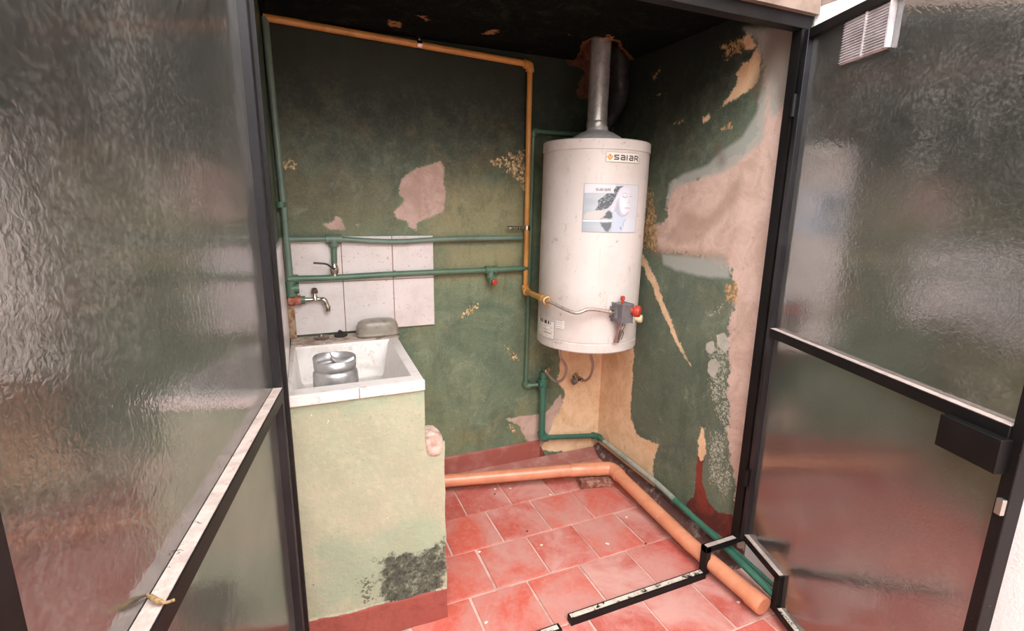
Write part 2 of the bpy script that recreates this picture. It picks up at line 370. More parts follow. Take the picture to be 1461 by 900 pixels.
tag(boxo('wall_front_left', (-2.2, YF-.02, -.02), (XL-.06, YF+.12, 3.0), M['cream']), kind='structure')
tag(boxo('wall_left_outer', (-2.3, -2.6, -.02), (-2.2, YF+.12, 3.0), M['cream']), kind='structure')
tag(boxo('wall_rear_unseen', (-2.3, -2.7, -.02), (XR+.12, -2.6, 3.0), M['cream']), kind='structure')  # unseen wall, added to block low sky and bounce fill light
tag(boxo('wall_outer_back', (XL-.2, YB+.03, -.02), (XR+.2, YB+.1, 2.6), M['slab']), kind='structure')
tag(boxo('wall_outer_right', (XR+.004, YF, -.02), (XR+.12, YB+.05, 2.6), M['slab']), kind='structure')
tag(boxo('roof_slab', (XL-.2, YF+.10, ZC+.31), (XR+.2, YB+.1, ZC+.42), M['slab']), kind='structure')
wl = boxo('wall_left', (XL-.1, YF, -.02), (XL-.006, YB+.02, 2.2), simple('left_wall_green', '#4f5f49', .5, 0, '#3f4e3c', 5, .4, .6))
tag(wl, 'left wall of the alcove, white tiles above the sink', kind='structure')

# ------------------------------------------------------------------ floor and its tiles
M['grout'] = simple('pink_cement_grout', '#d6b2a6', .85, 0, '#b58d81', 9, .4, .7, .5, 120)
floor = tag(boxo('floor', (-2.2, -2.6, -.06), (XR+.02, YB+.02, -.004), M['grout']), 'red tiled floor with pale pink joints', kind='structure')
def tile_mat(name, seed, red, pale):
    n = NT(name)
    wpos = n.N.new('ShaderNodeNewGeometry').outputs['Position']
    c = n.mix(n.ramp(n.noise(3.0, 6, .65, .8, vec=wpos, off=(seed, 2, 0)), .36, .66), red, pale)
    c = n.mix(n.math('MULTIPLY', n.ramp(n.noise(34, 8, .75, .6, vec=wpos), .42, .7), .55), c, '#cf8d80')
    c = n.mix(n.ramp(n.noise(24, 6, .7, vec=wpos, off=(3, 3, 3)), .66, .74), c, '#8a4036')
    c = n.mix(n.ramp(n.noise(120, 4, .7, vec=wpos, off=(8, 3, 3)), .7, .74), c, '#e0b5a8')
    n.bump(n.noise(60, 6, .6, vec=wpos), .25, .003)
    return n.fin(c, n.ramp(n.noise(8, 4, vec=wpos), -.3, 1.4), 0, .4)
TM = [tile_mat('red_tile_a', 1, '#bd5448', '#c9958b'), tile_mat('red_tile_b', 5, '#c85c4d', '#c48b81'), tile_mat('red_tile_c', 9, '#b3554b', '#cc9a90')]
tile_me = []
for k in range(3):
    bm = bmesh.new(); box(bm, (0, 0, -.012), (.226, .2365, 0), .0035)
    me = bpy.data.meshes.new('tile'); bm.to_mesh(me); bm.free(); me.materials.append(TM[k]); tile_me.append(me)
rows = [2.280, 2.036, 1.791, 1.546, 1.301, 1.056, .811, .566, .321, .076]
offs = {0: .655, 1: .745, 2: .613, 3: .505, 4: .630, 5: .52, 6: .64, 7: .55, 8: .61, 9: .5}
for r, ytop in enumerate(rows):
    for k in range(-8, 7):
        x = offs[r]+k*.2345
        if x+.226 > XR+.0: w_ = XR-x-.004
        else: w_ = .226
        if w_ < .05: continue
        if ytop > 1.5 and x+.226 < .34: continue
        if ytop > 1.0 and x < XL-.1: continue
        if x < -1.3: continue
        o = bpy.data.objects.new('tile', tile_me[random.randrange(3)]); COL.objects.link(o); o.parent = floor
        o.location = (x+.003+random.uniform(-.001, .001), ytop-.242+random.uniform(-.001, .001), random.uniform(.0, .0016))
        o.rotation_euler = (random.uniform(-.002, .002), random.uniform(-.002, .002), random.uniform(-.006, .006))
        o.scale.x = w_/.226

# ------------------------------------------------------------------ base curb and red skirting
M['redpaint'] = simple('dark_red_floor_paint', '#9a544a', .5, 0, '#ab756b', 9, .45, .75, .4, 30)
M['maroon'] = simple('worn_maroon_cement', '#a0655b', .6, 0, '#b88d83', 9, .45, .7, .6, 40)
bm = bmesh.new()
prism(bm, [(.40, YB-.012, 0), (.40, YB-.012, .122), (.40, YB-.001, .128), (.40, YB-.001, 0)], (.80, 0, -.0))
b1 = tag(bmobj('baseboard_back', bm, M['redpaint']), 'dark red painted skirting along the back wall', kind='structure')
bm = bmesh.new()
prism(bm, [(.40, YB-.012, -.004), (.40, YB-.012, .026), (.40, 2.33, .012), (.40, 2.275, .002), (.40, 2.275, -.004)], (1.19, 0, 0))
tag(bmobj('trim_1', bm, M['maroon']), 'low rounded cement fillet at the foot of the back wall', kind='structure')
bm = bmesh.new()
prism(bm, [(XR-.001, YF, -.004), (XR-.001, YF, .045), (XR-.02, YF, .04), (XR-.055, YF, .003), (XR-.055, YF, -.004)], (0, YB-.01-YF, 0))
tag(bmobj('trim_2', bm, simple('dirty_fillet', '#5a3a34', .8, 0, '#8f8478', 22, .5, .7, .9, 40, bdist=.01)), 'dirty cement fillet at the foot of the right wall', kind='structure')

# ------------------------------------------------------------------ white wall tiles
def whitetile_mat():
    n = NT('old_white_glazed_tile')
    wpos = n.N.new('ShaderNodeNewGeometry').outputs['Position']
    c = n.mix(n.ramp(n.noise(7, 5, .6, vec=wpos), .4, .75), '#dad1cf', '#cabfbc')
    c = n.mix(n.math('MULTIPLY', n.ramp(n.noise(30, 6, .7, 2.5, vec=wpos, stretch=(1, 1, 1)), .60, .66), .6), c, '#8d7a70')
    n.bump(n.noise(12, 2, vec=wpos), .05, .003)
    return n.fin(c, .25, 0, .5)
M['wt'] = whitetile_mat()
cols = [(-.055, .178), (.181, .403), (.406, .598)]
zs = [(.862, 1.094), (1.097, 1.296)]
for ci, (x0, x1) in enumerate(cols):
    for ri, (z0, z1) in enumerate(zs):
        dz = .004*(ci-1)
        boxo('tile', (x0, YB-.014-.001*((ci+ri) % 2), z0), (x1, YB-.001, z1), M['wt'], wall_back, .0015)
for ri, (z0, z1) in enumerate(zs):
    for y0 in (1.50, 1.72, 1.94, 2.16):
        boxo('tile', (XL-.006, y0, z0), (XL+.004, y0+.217, z1), M['wt'], wl, .0015)
# grout behind tiles, rusty
gt = boxo('grout_bed', (-.060, YB-.010, .862), (.596, YB-.0005, 1.294), simple('rusty_grout', '#9a6a5a', .9), wall_back)
boxo('rust_streak', (-.0575, 2.352, .855), (-.030, YB-.0155, 1.045), simple('rust_stain_crust', '#8a5f44', .9, 0, '#a58e76', 40, .4, .6, 1, 60, bdist=.006), wall_back)

# ------------------------------------------------------------------ laundry sink
M['sinkwall'] = None
n = NT('lime_green_plaster')
c = n.mix(n.ramp(n.noise(3, 8, .7), .34, .70), '#aea790', '#a1a38a')
c = n.mix(n.math('MULTIPLY', n.ramp(n.noise(38, 8, .7), .45, .7), .4), c, '#beb498')
c = n.mix(n.ramp(n.noise(110, 5, .6), .64, .74), c, '#7d7f58')
wb = n.math('ADD', n.math('SUBTRACT', n.noise(26, 9, .75), .5), n.math('MULTIPLY', n.math('SUBTRACT', n.noise(7, 5), .5), 1.2))
f = n.math('ADD', n.attr('teal'), n.math('MULTIPLY', wb, .18)); c = n.mix(n.math('MULTIPLY', n.ramp(f, -.02, .05), .55), c, '#8ea087')
f = n.math('ADD', n.attr('mold'), n.math('MULTIPLY', wb, .13)); m1 = n.math('MULTIPLY', n.ramp(f, -.008, .014), n.math('ADD', n.math('MULTIPLY', n.ramp(n.noise(42, 9, .8, .2), .34, .5), .75), .2))
c = n.mix(m1, c, n.mix(n.ramp(n.noise(60, 8, .8), .4, .6), '#2e2f2a', '#56584c'))
f = n.math('ADD', n.noise(90, 6, .7), n.math('MULTIPLY', n.attr('mold2'), .2)); c = n.mix(n.math('MULTIPLY', n.ramp(f, .66, .70), .85), c, '#46483c')
sp = n.ramp(n.noise(70, 3, .6, off=(2, 8, 1)), .735, .75); c = n.mix(sp, c, '#dcd8c4')
f = n.math('ADD', n.attr('red'), n.math('MULTIPLY', wb, .008)); mr = n.ramp(f, -.001, .001)
c = n.mix(mr, c, n.mix(n.ramp(n.noise(28, 6, .7), .45, .7), '#9a5046', '#8a463d'))
n.bump(n.noise(55, 9, .65), .55, .006)
M['sinkwall'] = n.fin(c, .75, 0, .3)
n = NT('stained_white_enamel')
c = n.mix(n.ramp(n.noise(5, 6, .65, 1), .45, .7), '#d3cbc6', '#b9aaa0')
c = n.mix(n.math('MULTIPLY', n.ramp(n.noise(30, 10, .8, .6), .55, .66), .75), c, '#9a8272')
n.bump(n.noise(30, 5), .12, .004)
M['enamel'] = n.fin(c, .3, 0, .5)
M['dirtycement'] = simple('dirty_grey_cement', '#b8a69a', .9, 0, '#85705f', 22, .42, .62, .9, 50, bdist=.006)

sink = empty('laundry_sink', (.17, 1.9, 0))
tag(sink, 'built-in laundry sink on a lime green plastered base, white basin on top', 'sink')
ff = dict(mold=lambda P: sdf(P2y(P), F_mold), mold2=lambda P: soft(P2y(P), F_mold2, .04), red=lambda P: sdf(P2y(P), F_red), teal=lambda P: sdf(P2y(P), F_teal))
def keep_s(Q): return ~((Q[:, 0] > .335) & (Q[:, 2] > .685))
def disp_s(P, v):
    d = np.zeros_like(P); d[:, 1] = .0022*(np.sin(P[:, 0]*31)*np.cos(P[:, 2]*23)+np.sin(P[:, 2]*11+P[:, 0]*7)); d[:, 1] -= np.where(v['red'] > 0, .004, 0)
    d[:, 0] = np.where(P[:, 0] > .395, -.003*np.abs(np.sin(P[:, 2]*19)), 0); return d
sf = grid_surface('plaster_front', (-.058, 1.49, 0), (.460, 0, 0), (0, 0, .88), 92, 176, ff, M['sinkwall'], keep=keep_s, disp=disp_s)
bm = bmesh.new()
prism(bm, [(-.055, 1.500, .002), (.390, 1.500, .002), (.390, 1.500, .680), (.331, 1.500, .682), (.331, 1.500, .872), (-.055, 1.500, .872)], (0, .05, 0))
box(bm, (.345, 1.53, .002), (.390, 1.60, .672)); prism(bm, [(.328, 1.56, .60), (.392, YB-.018, .60), (.374, YB-.018, .60), (.324, 1.56, .60)], (0, 0, .225)); box(bm, (-.055, 1.53, .002), (.36, YB-.016, .60))
base = bmobj('masonry_base', bm, simple('plain_green_plaster', '#a9ac82', .85, 0, '#97a079', 8, .4, .65, .5, 60))
# pinkish lump of mortar on the shoulder
bm = bmesh.new(); bmesh.ops.create_icosphere(bm, subdivisions=4, radius=1)
for v in bm.verts:
    x, y, z = v.co; p = 3.2
    k = (abs(x)**p+abs(y)**p+abs(z)**p)**(-1/p); v.co = Vector((x, y, z))*k
    v.co = Vector((.366+v.co.x*.034*(1-.25*max(0, v.co.z)**2)-(.010 if v.co.z > .75 else 0), 1.530+v.co.y*.050, .672+v.co.z*.046))
    v.co += Vector((1, .6, 1))*.0012*math.sin(v.co.x*90+v.co.z*60+1)
lump = bmobj('mortar_lump', bm, simple('pink_mortar', '#cdb3a6', .9, 0, '#a58576', 30, .4, .65, .7, 60), None, True)
# basin: outer top sheet + hollow, sloping slightly to the back
def zt(y): return .905-(y-1.49)*.075
def ring(pts): return pts
outer = [(-.057, 1.488), (.337, 1.488), (.372, 2.0), (.402, YB-.016), (-.057, YB-.016)]
inner = [(-.050, 1.560), (.312, 1.560), (.332, 1.90), (.352, 2.225), (-.040, 2.225)]
low = [(-.035, 1.585), (.285, 1.585), (.300, 1.90), (.315, 2.195), (-.025, 2.195)]
bm = bmesh.new()
vo = [bm.verts.new((x, y, zt(y))) for x, y in outer]; vi = [bm.verts.new((x, y, zt(y)-.002)) for x, y in inner]
vi2 = [bm.verts.new((x*.97+.004, y+(.006 if y < 1.8 else -.006), zt(y)-.014)) for x, y in inner]
vl = [bm.verts.new((x, y, .70)) for x, y in low]; vl2 = [bm.verts.new((x+(.02 if x < .1 else -.02), y+(.02 if y < 1.8 else -.02), .682)) for x, y in low]
vd = [bm.verts.new((x, y, zt(y)-.036)) for x, y in outer]
def strip(a, b):
    for i in range(5): bm.faces.new((a[i], a[(i+1) % 5], b[(i+1) % 5], b[i]))
strip(vd, vo); strip(vo, vi); strip(vi, vi2); strip(vi2, vl); strip(vl, vl2); bm.faces.new(vl2)
basin = bmobj('basin', bm, M['enamel'], None, True, 50)
# tile strips along the front lip
t1 = []
for x0, x1 in ((-.057, .1385), (.1405, .338)):
    t1.append(boxo('tile', (x0, 1.478, .874), (x1, 1.489, .9065), simple('chipped_lip_tile', '#e2d2cd', .35, 0, '#b99a8c', 34, .55, .7, .2, 50), None, .002))
ledge = boxo('cement_ledge', (-.055, 2.235, .846), (.398, YB-.0155, .8525), M['dirtycement'], None, .002)
for q in t1: pass
under(sink, sf, base, lump, basin, ledge, *t1)

# ------------------------------------------------------------------ metals and pipe paints
def galv(name, c1, c2, rough=.32):
    n = NT(name)
    c = n.mix(n.ramp(n.noise(14, 6, .7, 1), .35, .7), c1, c2)
    n.bump(n.noise(20, 6), .25, .004)
    return n.fin(c, n.math('ADD', .24, n.math('MULTIPLY', n.noise(30, 5), .15)), .62)
M['galv'] = galv('dull_galvanised_steel', '#cfccca', '#a9a5a2')
M['duct_metal'] = simple('dull_duct_metal', '#cbc8c7', .33, .7, '#9f9c9b', 12, .35, .7, .2, 20)
M['galv_dark'] = galv('sooty_steel', '#55504f', '#3a3635')
M['chrome'] = simple('worn_chrome', '#c9c2b6', .22, 1, '#8b7c68', 60, .45, .7)
M['brass'] = simple('worn_brass', '#a68a5e', .35, 1, '#6d5a42', 60, .4, .7)
M['braid'] = simple('braided_steel_hose', '#c9b9b1', .38, .55, '#9a8880', 260, .4, .6, .25, 400, bdist=.001)
def pipe_paint(name, a, b, cdirt, rough=.38):
    n = NT(name)
    c = n.mix(n.ramp(n.noise(9, 6, .6, 1), .4, .68), a, b)
    c = n.mix(n.ramp(n.noise(55, 6, .7), .66, .73), c, cdirt)
    n.bump(n.noise(50, 5), .3, .003)
    return n.fin(c, rough, 0, .5)
M['green'] = pipe_paint('green_pipe_enamel', '#4f6b56', '#5b7660', '#7c7c66')
M['green_dull'] = pipe_paint('dull_grey_green_enamel', '#6b7f71', '#5f7365', '#83836f')
M['teal'] = pipe_paint('teal_green_enamel', '#376555', '#44735f', '#748474', .3)
M['dusty'] = pipe_paint('dust_caked_green_pipe', '#a09c8f', '#7f8a7a', '#5a7a66', .8)
M['orange'] = pipe_paint('orange_gas_pipe_enamel', '#d29550', '#ba7f3c', '#6f4520', .32)
M['pvc'] = pipe_paint('salmon_orange_drain_plastic', '#d8906e', '#cc8262', '#dfbfae', .28)
M['rustred'] = simple('rusty_red_fitting', '#9a4e3a', .6, .2, '#b5826e', 50, .45, .6, .5, 80)
M['redcap'] = simple('red_plastic_cap', '#b03a28', .4)
M['black'] = simple('black_plastic', '#191817', .4)

def elbow(name, p, a, b, r, mat, L=.028):
    """pipe elbow: short rounded bend with thickened ends"""
    p, a, b = Vector(p), Vector(a).normalized(), Vector(b).normalized()
    path = roundpath([p+a*L, p, p+b*L], L*.8, 6)
    bm = bmesh.new(); tube(bm, path, r, 16)
    for d in (a, b):
        tube(bm, [p+d*(L-.010), p+d*(L+.004)], r*1.14, 16)
    return bmobj(name, bm, mat, None, True, 40)
def tee(name, p, run, br, r, mat, L=.028):
    p, run, br = Vector(p), Vector(run).normalized(), Vector(br).normalized()
    bm = bmesh.new(); tube(bm, [p-run*L, p+run*L], r, 16); tube(bm, [p, p+br*L], r, 16)
    for d in (run, -run, br): tube(bm, [p+d*(L-.009), p+d*(L+.003)], r*1.14, 16)
    return bmobj(name, bm, mat, None, True, 40)
def coupling(name, p, d, r, mat, L=.02):
    p, d = Vector(p), Vector(d).normalized(); bm = bmesh.new()
    tube(bm, [p-d*L, p-d*(L-.004), p+d*(L-.004), p+d*L], [r*.97, r, r, r*.97], 16); return bmobj(name, bm, mat, None, True, 40)
def group_at(name, loc, label, cat, parts, group=None):
    e = empty(name, loc); tag(e, label, cat, group); under(e, *parts); return e
def Y_(u, v, y): return Vector(on_y(u, v, y))

# ------------------------------------------------------------------ orange gas pipe
yo = YB-.034
g0 = Vector((-.058, yo, 2.140)); g1 = Y_(757, 92, yo); g2 = Y_(749, 415, yo); g1.x = g2.x = (g1.x+g2.x)/2
g3 = Y_(781, 429, 1.99)
d3 = (g3-g2).normalized()
parts = [tubeo('pipe', [g0, g1], .0145, M['orange'], seg=16), tubeo('pipe', [g1, g2], .0135, M['orange'], seg=16), tubeo('pipe', [g2, g3], .0135, M['orange'], seg=16),
         elbow('elbow', g1, (-1, 0, 0), (0, 0, -1), .0185, M['orange']), elbow('elbow', g2, (0, 0, 1), d3, .018, M['orange']),
         coupling('coupling', g3-d3*.07, d3, .0195, M['orange'], .022), coupling('coupling', g3-d3*.015, d3, .021, simple('sealed_thread_fitting', '#b98442', .5, .3, '#d9c9a6', 50), .017)]
group_at('gas_pipe', (g1.x, yo, 1.6), 'orange painted gas pipe along the ceiling edge and down beside the heater', 'pipe', parts)
# pipe clamps
def clamp(p, along, out, L, label):
    p, along, out = Vector(p), Vector(along), Vector(out)
    side = along.cross(out).normalized(); bm = bmesh.new()
    c0 = p+out*.016; q = [c0-along*.0]
    # ring round the pipe
    tube(bm, [p-side*.011, p+side*.011], .018, 18)
    a = p+along*.015-side*.009-out*.004; b = p+along*L+side*.009
    # perforated strip: two rails and rungs
    for s_ in (-1, 1):
        m0 = p+along*.012+side*.0075*s_; m1 = p+along*L+side*.0075*s_
        prism(bm, [m0-side*.0025, m0+side*.0025, m0+side*.0025+out*.003, m0-side*.0025+out*.003], m1-m0)
    k = 0
    while .016+k*.014 < L+.002:
        m = p+along*(.016+k*.014); prism(bm, [m-side*.007, m+side*.007, m+side*.007+out*.003, m-side*.007+out*.003], along*.005); k += 1
    st = bmobj('strap', bm, M['chrome'])
    s2 = tubeo('screw', [p+along*(L-.012)+out*.003, p+along*(L-.012)+out*.009], .005, M['galv'], seg=8)
    return group_at('pipe_clamp', p, label, 'clamp', [st, s2])
pc = g0.lerp(g1, ((Y_(598, 62, yo).x-g0.x)/(g1.x-g0.x)))
clamp(pc, (0, 0, 1), (0, -1, 0), ZC-pc.z-.004, 'small perforated metal strap hanging the orange pipe from the ceiling')
pv = Y_(752, 325, yo); pv.x = g2.x
clamp(pv, (-1, 0, 0), (0, -1, 0), .105, 'perforated metal strap holding the orange pipe to the wall left of the heater')

# ------------------------------------------------------------------ green water pipes
yp = YB-.036
def tube_group(name, label, segs, extras=(), r=.0125, mat=None, cat='pipe'):
    parts = [tubeo('pipe', s_, r, mat or M['green'], seg=14) for s_ in segs]
    parts += list(extras); c = Vector(segs[0][0]); return group_at(name, c, label, cat, parts)
# left riser
r0 = Vector((-.052, yp, ZC-.01)); r1 = Vector((-.040, yp, 1.40)); r2 = Y_(409, 408, yp); r2.x = -.038
tube_group('riser_pipe', 'thick green painted riser pipe in the left corner by the door post', [[r0, r1, r2]],
           [coupling('coupling', Y_(401, 292, yp), (0, 0, 1), .021, M['green'], .012), tee('tee', r2+Vector((0, 0, -.012)), (0, 0, 1), (1, 0, 0), .0195, M['green'], .03)], r=.0135, mat=M['green_dull'])
# upper pipe
u0 = Vector((-.030, yp, 1.289)); uT = Y_(476, 341, yp); u1 = Y_(560, 345, yp); u2 = Y_(745, 339, yp); u2.x = 1.052
tube_group('upper_water_pipe', 'upper of the two horizontal green pipes crossing the white tiles', [smoothpath([u0, uT, u1, Y_(640, 341, yp), u2], 5)],
           [tee('tee', uT, (1, 0, 0), (0, 0, -1), .0185, M['green_dull'], .030), tubeo('drop_pipe', [uT, Y_(477, 378, yp)], .0125, M['green'], seg=14)], mat=M['green_dull'], r=.0125)
# lower pipe
lo0 = Vector((-.008, yp, Y_(415, 398, yp).z)); lA = Y_(478, 396, yp); lB = Y_(563, 391, yp); lC = Y_(700, 385, yp); lD = Y_(762, 382, yp); lD.x = 1.088
tube_group('lower_water_pipe', 'lower of the two horizontal green pipes, with a red-capped stub', [smoothpath([lo0, lA, lB, lC, lD], 5)],
           [coupling('coupling', Y_(418, 398, yp), (1, 0, 0), .019, M['green'], .022), coupling('coupling', lB, (1, 0, .02), .0165, M['green'], .006),
            tee('tee', lC, (1, 0, 0), (0, 0, -1), .0185, M['green'], .026),
            elbow('elbow', lC+Vector((0, 0, -.052)), (0, 0, 1), (.12, -1, -.1), .0175, M['green'], .022),
            latheo('red_cap', lC+Vector((.004, -.034, -.056)), [(.0145, 0), (.0145, .012), (.011, .0145)], M['redcap'], seg=10, axis=(.12, -1, -.1))], r=.0138)
# ball valve with black lever
v0 = Y_(477, 383, yp)
bm = bmesh.new(); lathe(bm, v0-Vector((0, 0, .033)), [(.013, 0), (.013, .010), (.017, .014), (.0205, .028), (.017, .042), (.0135, .048), (.0135, .056)], 16, caps=True)
vb = bmobj('valve_body', bm, M['chrome'], None, True, 35)
stem = latheo('stem', v0+Vector((0, -.016, 0)), [(.008, 0), (.008, .014), (.0055, .016), (.0055, .024)], M['chrome'], seg=8, axis=(0, -1, 0))
lv = Y_(463, 376, yp-.038); l0 = v0+Vector((0, -.038, 0))
lever = tubeo('lever', roundpath([l0, lv+Vector((.012, 0, -.004)), lv, Y_(447, 375, yp-.038)], .01), .0042, M['black'], seg=8)
group_at('ball_valve', v0, 'small chrome ball valve with black lever on the drop between the green pipes', 'valve', [vb, stem, lever])
# faucet
fy = yp
q0 = r2+Vector((0, 0, -.062)); fz = q0.z
fb_ = coupling('rusty_union', q0+Vector((.012, 0, -.003)), (1, 0, 0), .0215, M['rustred'], .026)
nip = coupling('nipple', q0+Vector((.046, 0, -.003)), (1, 0, 0), .018, M['green'], .008)
f1 = q0+Vector((.052, 0, -.003)); f2 = f1+Vector((.062, 0, 0)); f3 = f2+Vector((.030, -.006, -.036))
bm = bmesh.new(); tube(bm, [f1, f1+Vector((.02, 0, 0))], .0105, 12); tube(bm, smoothpath([f1+Vector((.018, 0, 0)), f2-Vector((.008, 0, 0)), f2+Vector((.018, -.003, -.006)), f3], 5), [.0085]*8+[.0115]*4+[.0105]*4, 12)
lathe(bm, f1+Vector((.042, 0, -.004)), [(.012, 0), (.0125, .014), (.008, .02), (.0065, .036)], 12, caps=True)
lathe(bm, f3+Vector((0, 0, -.020)), [(.0105, 0), (.0105, .012), (.0125, .014), (.0125, .022)], 12, caps=True)
fbdy = bmobj('spout', bm, M['chrome'], None, True, 40)
bm = bmesh.new(); tube(bm, [f1+Vector((.028, 0, .034)), f1+Vector((.056, 0, .034))], .006, 8); lathe(bm, f1+Vector((.042, 0, .028)), [(.0115, 0), (.013, .006), (.0115, .02), (.006, .023)], 8, caps=True)
fh = bmobj('handle', bm, simple('tarnished_handle', '#5c4a40', .45, .7, '#7b6a58', 50))
group_at('faucet', f1, 'tarnished tap with small handle on the left corner pipe above the sink', 'faucet', [fb_, nip, fbdy, fh])
# vertical green pipe behind the orange one
xv = g2.x+.012; yv = YB-.018
a0 = Vector((1.40, yv, 1.80)); a1 = Vector((1.112, yv, 1.80)); a2 = Vector((1.100, yv, .475)); a3 = Y_(773, 548, YB-.05)
tube_group('vertical_water_pipe', 'thin green pipe going down the wall just left of the heater', [[a0, a1], [a1, a2], [a2, a3]],
           [elbow('elbow', a1, (1, 0, 0), (0, 0, -1), .016, M['green'], .022), elbow('elbow', a2, (0, 0, 1), (a3-a2), .0175, M['green'], .022)], r=.0115)
# supply pipe and run along the floor
s0 = Y_(775, 530, YB-.05); s1 = Y_(773, 624, YB-.05); s1.x = s0.x = (s0.x+s1.x)/2; s2 = Vector((1.562, YB-.04, .108)); s3 = Vector((1.566, 1.80, .100)); s4 = Vector((1.540, 1.36, .082)); s5 = Vector((1.505, 1.10, .080)); s6 = Vector((1.497, 1.04, .080))
sup = [tubeo('pipe', [s0, s1], .0185, M['teal'], seg=14), tubeo('pipe', [s1, s2], .0145, M['teal'], seg=14),
       tubeo('pipe', [s2, s2.lerp(s3, .18)], .0135, M['teal'], seg=14),
       tubeo('dusty_pipe', [s2.lerp(s3, .15), s3, s3.lerp(s4, .35)], .0137, M['dusty'], seg=14), tubeo('pipe', [s3.lerp(s4, .33), s4, s5, s6], .0140, M['teal'], seg=14),
       tubeo('pipe', [s3.lerp(s4, .8)+Vector((.01, 0, .0)), s4+Vector((.034, -.02, -.012)), s5+Vector((.045, -.05, -.016)), s6+Vector((.05, 0, -.016))], .0085, M['teal'], seg=10),
       elbow('elbow', s1, (0, 0, 1), (s2-s1), .021, M['teal'], .03), elbow('elbow', s2, (s1-s2), (s3-s2), .018, M['teal'], .026),
       tee('tee', Vector((s0.x, s0.y, a3.z)), (0, 0, 1), (-1, 0, 0), .0225, M['teal'], .028)]
sup[3]['label'] = 'stretch caked in grey dust'
group_at('floor_water_pipe', s1, 'dark teal green pipe rising under the heater and running low along the right wall', 'pipe', sup)

# ------------------------------------------------------------------ water heater
HX, HY, HR, HZ0, HZ1 = 1.303, 2.09, .243, .787, 1.722
def on_cyl(u, v, r=HR):
    d = ray(u, v); o = CP-np.array([HX, HY, 0]); A = d[0]**2+d[1]**2; Bq = o[0]*d[0]+o[1]*d[1]; Cq = o[0]**2+o[1]**2-r*r
    D = Bq*Bq-A*Cq; t = (-Bq-math.sqrt(max(D, 0)))/A; p = CP+d*t; th = math.atan2(p[1]-HY, p[0]-HX); return (th-2*PI if th > 0 else th), p[2]
def cyl(th, z, r): return Vector((HX+r*math.cos(th), HY+r*math.sin(th), z))
n = NT('aged_white_heater_enamel')
c = n.mix(n.ramp(n.noise(3, 5), .4, .7), '#d2c8c3', '#c5bab3')
c = n.mix(n.math('MULTIPLY', n.ramp(n.noise(24, 9, .78, .8), .585, .66), .65), c, '#9c8273')
c = n.mix(n.math('MULTIPLY', n.ramp(n.noise(11, 8, .7, .4, off=(3, 3, 3), stretch=(4, 4, .5)), .60, .70), .5), c, '#a98e7e')
c = n.mix(n.ramp(n.noise(48, 4, .6, 1.0, off=(5, 1, 2)), .70, .72), c, '#5c4a44')
n.bump(n.noise(5, 3), .08, .006)
M['heater'] = n.fin(c, .3, 0, .5)
heater = empty('water_heater', (HX, HY, HZ0))
tag(heater, 'white cylindrical gas water heater hung in the back right corner', 'water heater')
H = []
prof = [(.0, HZ0+.012), (HR-.03, HZ0+.004), (HR-.006, HZ0), (HR, HZ0+.006), (HR, HZ0+.042), (HR-.003, HZ0+.044), (HR-.003, HZ0+.048), (HR-.001, HZ0+.050), (HR-.001, HZ1-.052), (HR-.003, HZ1-.050), (HR-.003, HZ1-.046), (HR+.002, HZ1-.044), (HR+.002, HZ1-.004), (HR-.004, HZ1), (HR-.03, HZ1+.004), (.0005, HZ1+.012)]
H.append(latheo('body', (HX, HY, 0), prof, M['heater'], seg=96, sharp=30, caps=False))
H.append(latheo('draft_hood', (HX, HY, 0), [(.124, HZ1+.006), (.126, HZ1+.014), (.108, HZ1+.030), (.075, HZ1+.048), (.050, HZ1+.058), (.048, HZ1+.075)], simple('pale_zinc_hood', '#d6d2cf', .4, .25, '#bdb7b3', 20), seg=40, caps=False))
H.append(boxo('wall_bracket', (HX-.11, HY+HR-.01, 1.55), (HX+.11, YB-.002, 1.59), M['galv_dark']))
H.append(boxo('wall_bracket', (HX-.11, HY+HR-.01, .95), (HX+.11, YB-.002, .99), M['galv_dark']))
# patch on the cylinder with vertex colours
def cyl_patch(name, th0, th1, z0, z1, img, mat, off=.0015):
    """img[row from top, col, rgb] linear; th0 = left edge"""
    h, w_, _ = img.shape; V = []; 
    for j in range(h):
        for i in range(w_): V.append(cyl(th0+(th1-th0)*i/(w_-1), z1+(z0-z1)*j/(h-1), HR+off))
    i, j = np.meshgrid(np.arange(w_-1), np.arange(h-1)); a = (j*w_+i).ravel(); F = np.stack([a, a+w_, a+w_+1, a+1], 1)
    me = bpy.data.meshes.new(name); me.from_pydata(V, [], F.tolist())
    at = me.attributes.new('print', 'FLOAT_COLOR', 'POINT'); rgba = np.ones((h*w_, 4), np.float32); rgba[:, :3] = img.reshape(-1, 3); at.data.foreach_set('color', rgba.ravel())
    return link(name, me, mat, None, True)
n = NT('printed_sticker'); M['print'] = n.fin(n.attrc('print'), .35, 0, .5)
def L3(h): return np.array(lin(h)[:3])
def pts_grid(w_, h): x, y = np.meshgrid(np.linspace(0, 1, w_), np.linspace(0, 1, h)); return np.stack([x.ravel(), y.ravel()], 1)
def stroke_d(P, lines):
    d = np.full(len(P), 9.0)
    for ln in lines:
        for a, b in zip(ln[:-1], ln[1:]):
            a, b = np.array(a, float), np.array(b, float); ab = b-a; t = np.clip(((P-a)@ab)/(ab@ab+1e-12), 0, 1); q = P-(a+t[:, None]*ab); d = np.minimum(d, np.hypot(q[:, 0], q[:, 1]))
    return d
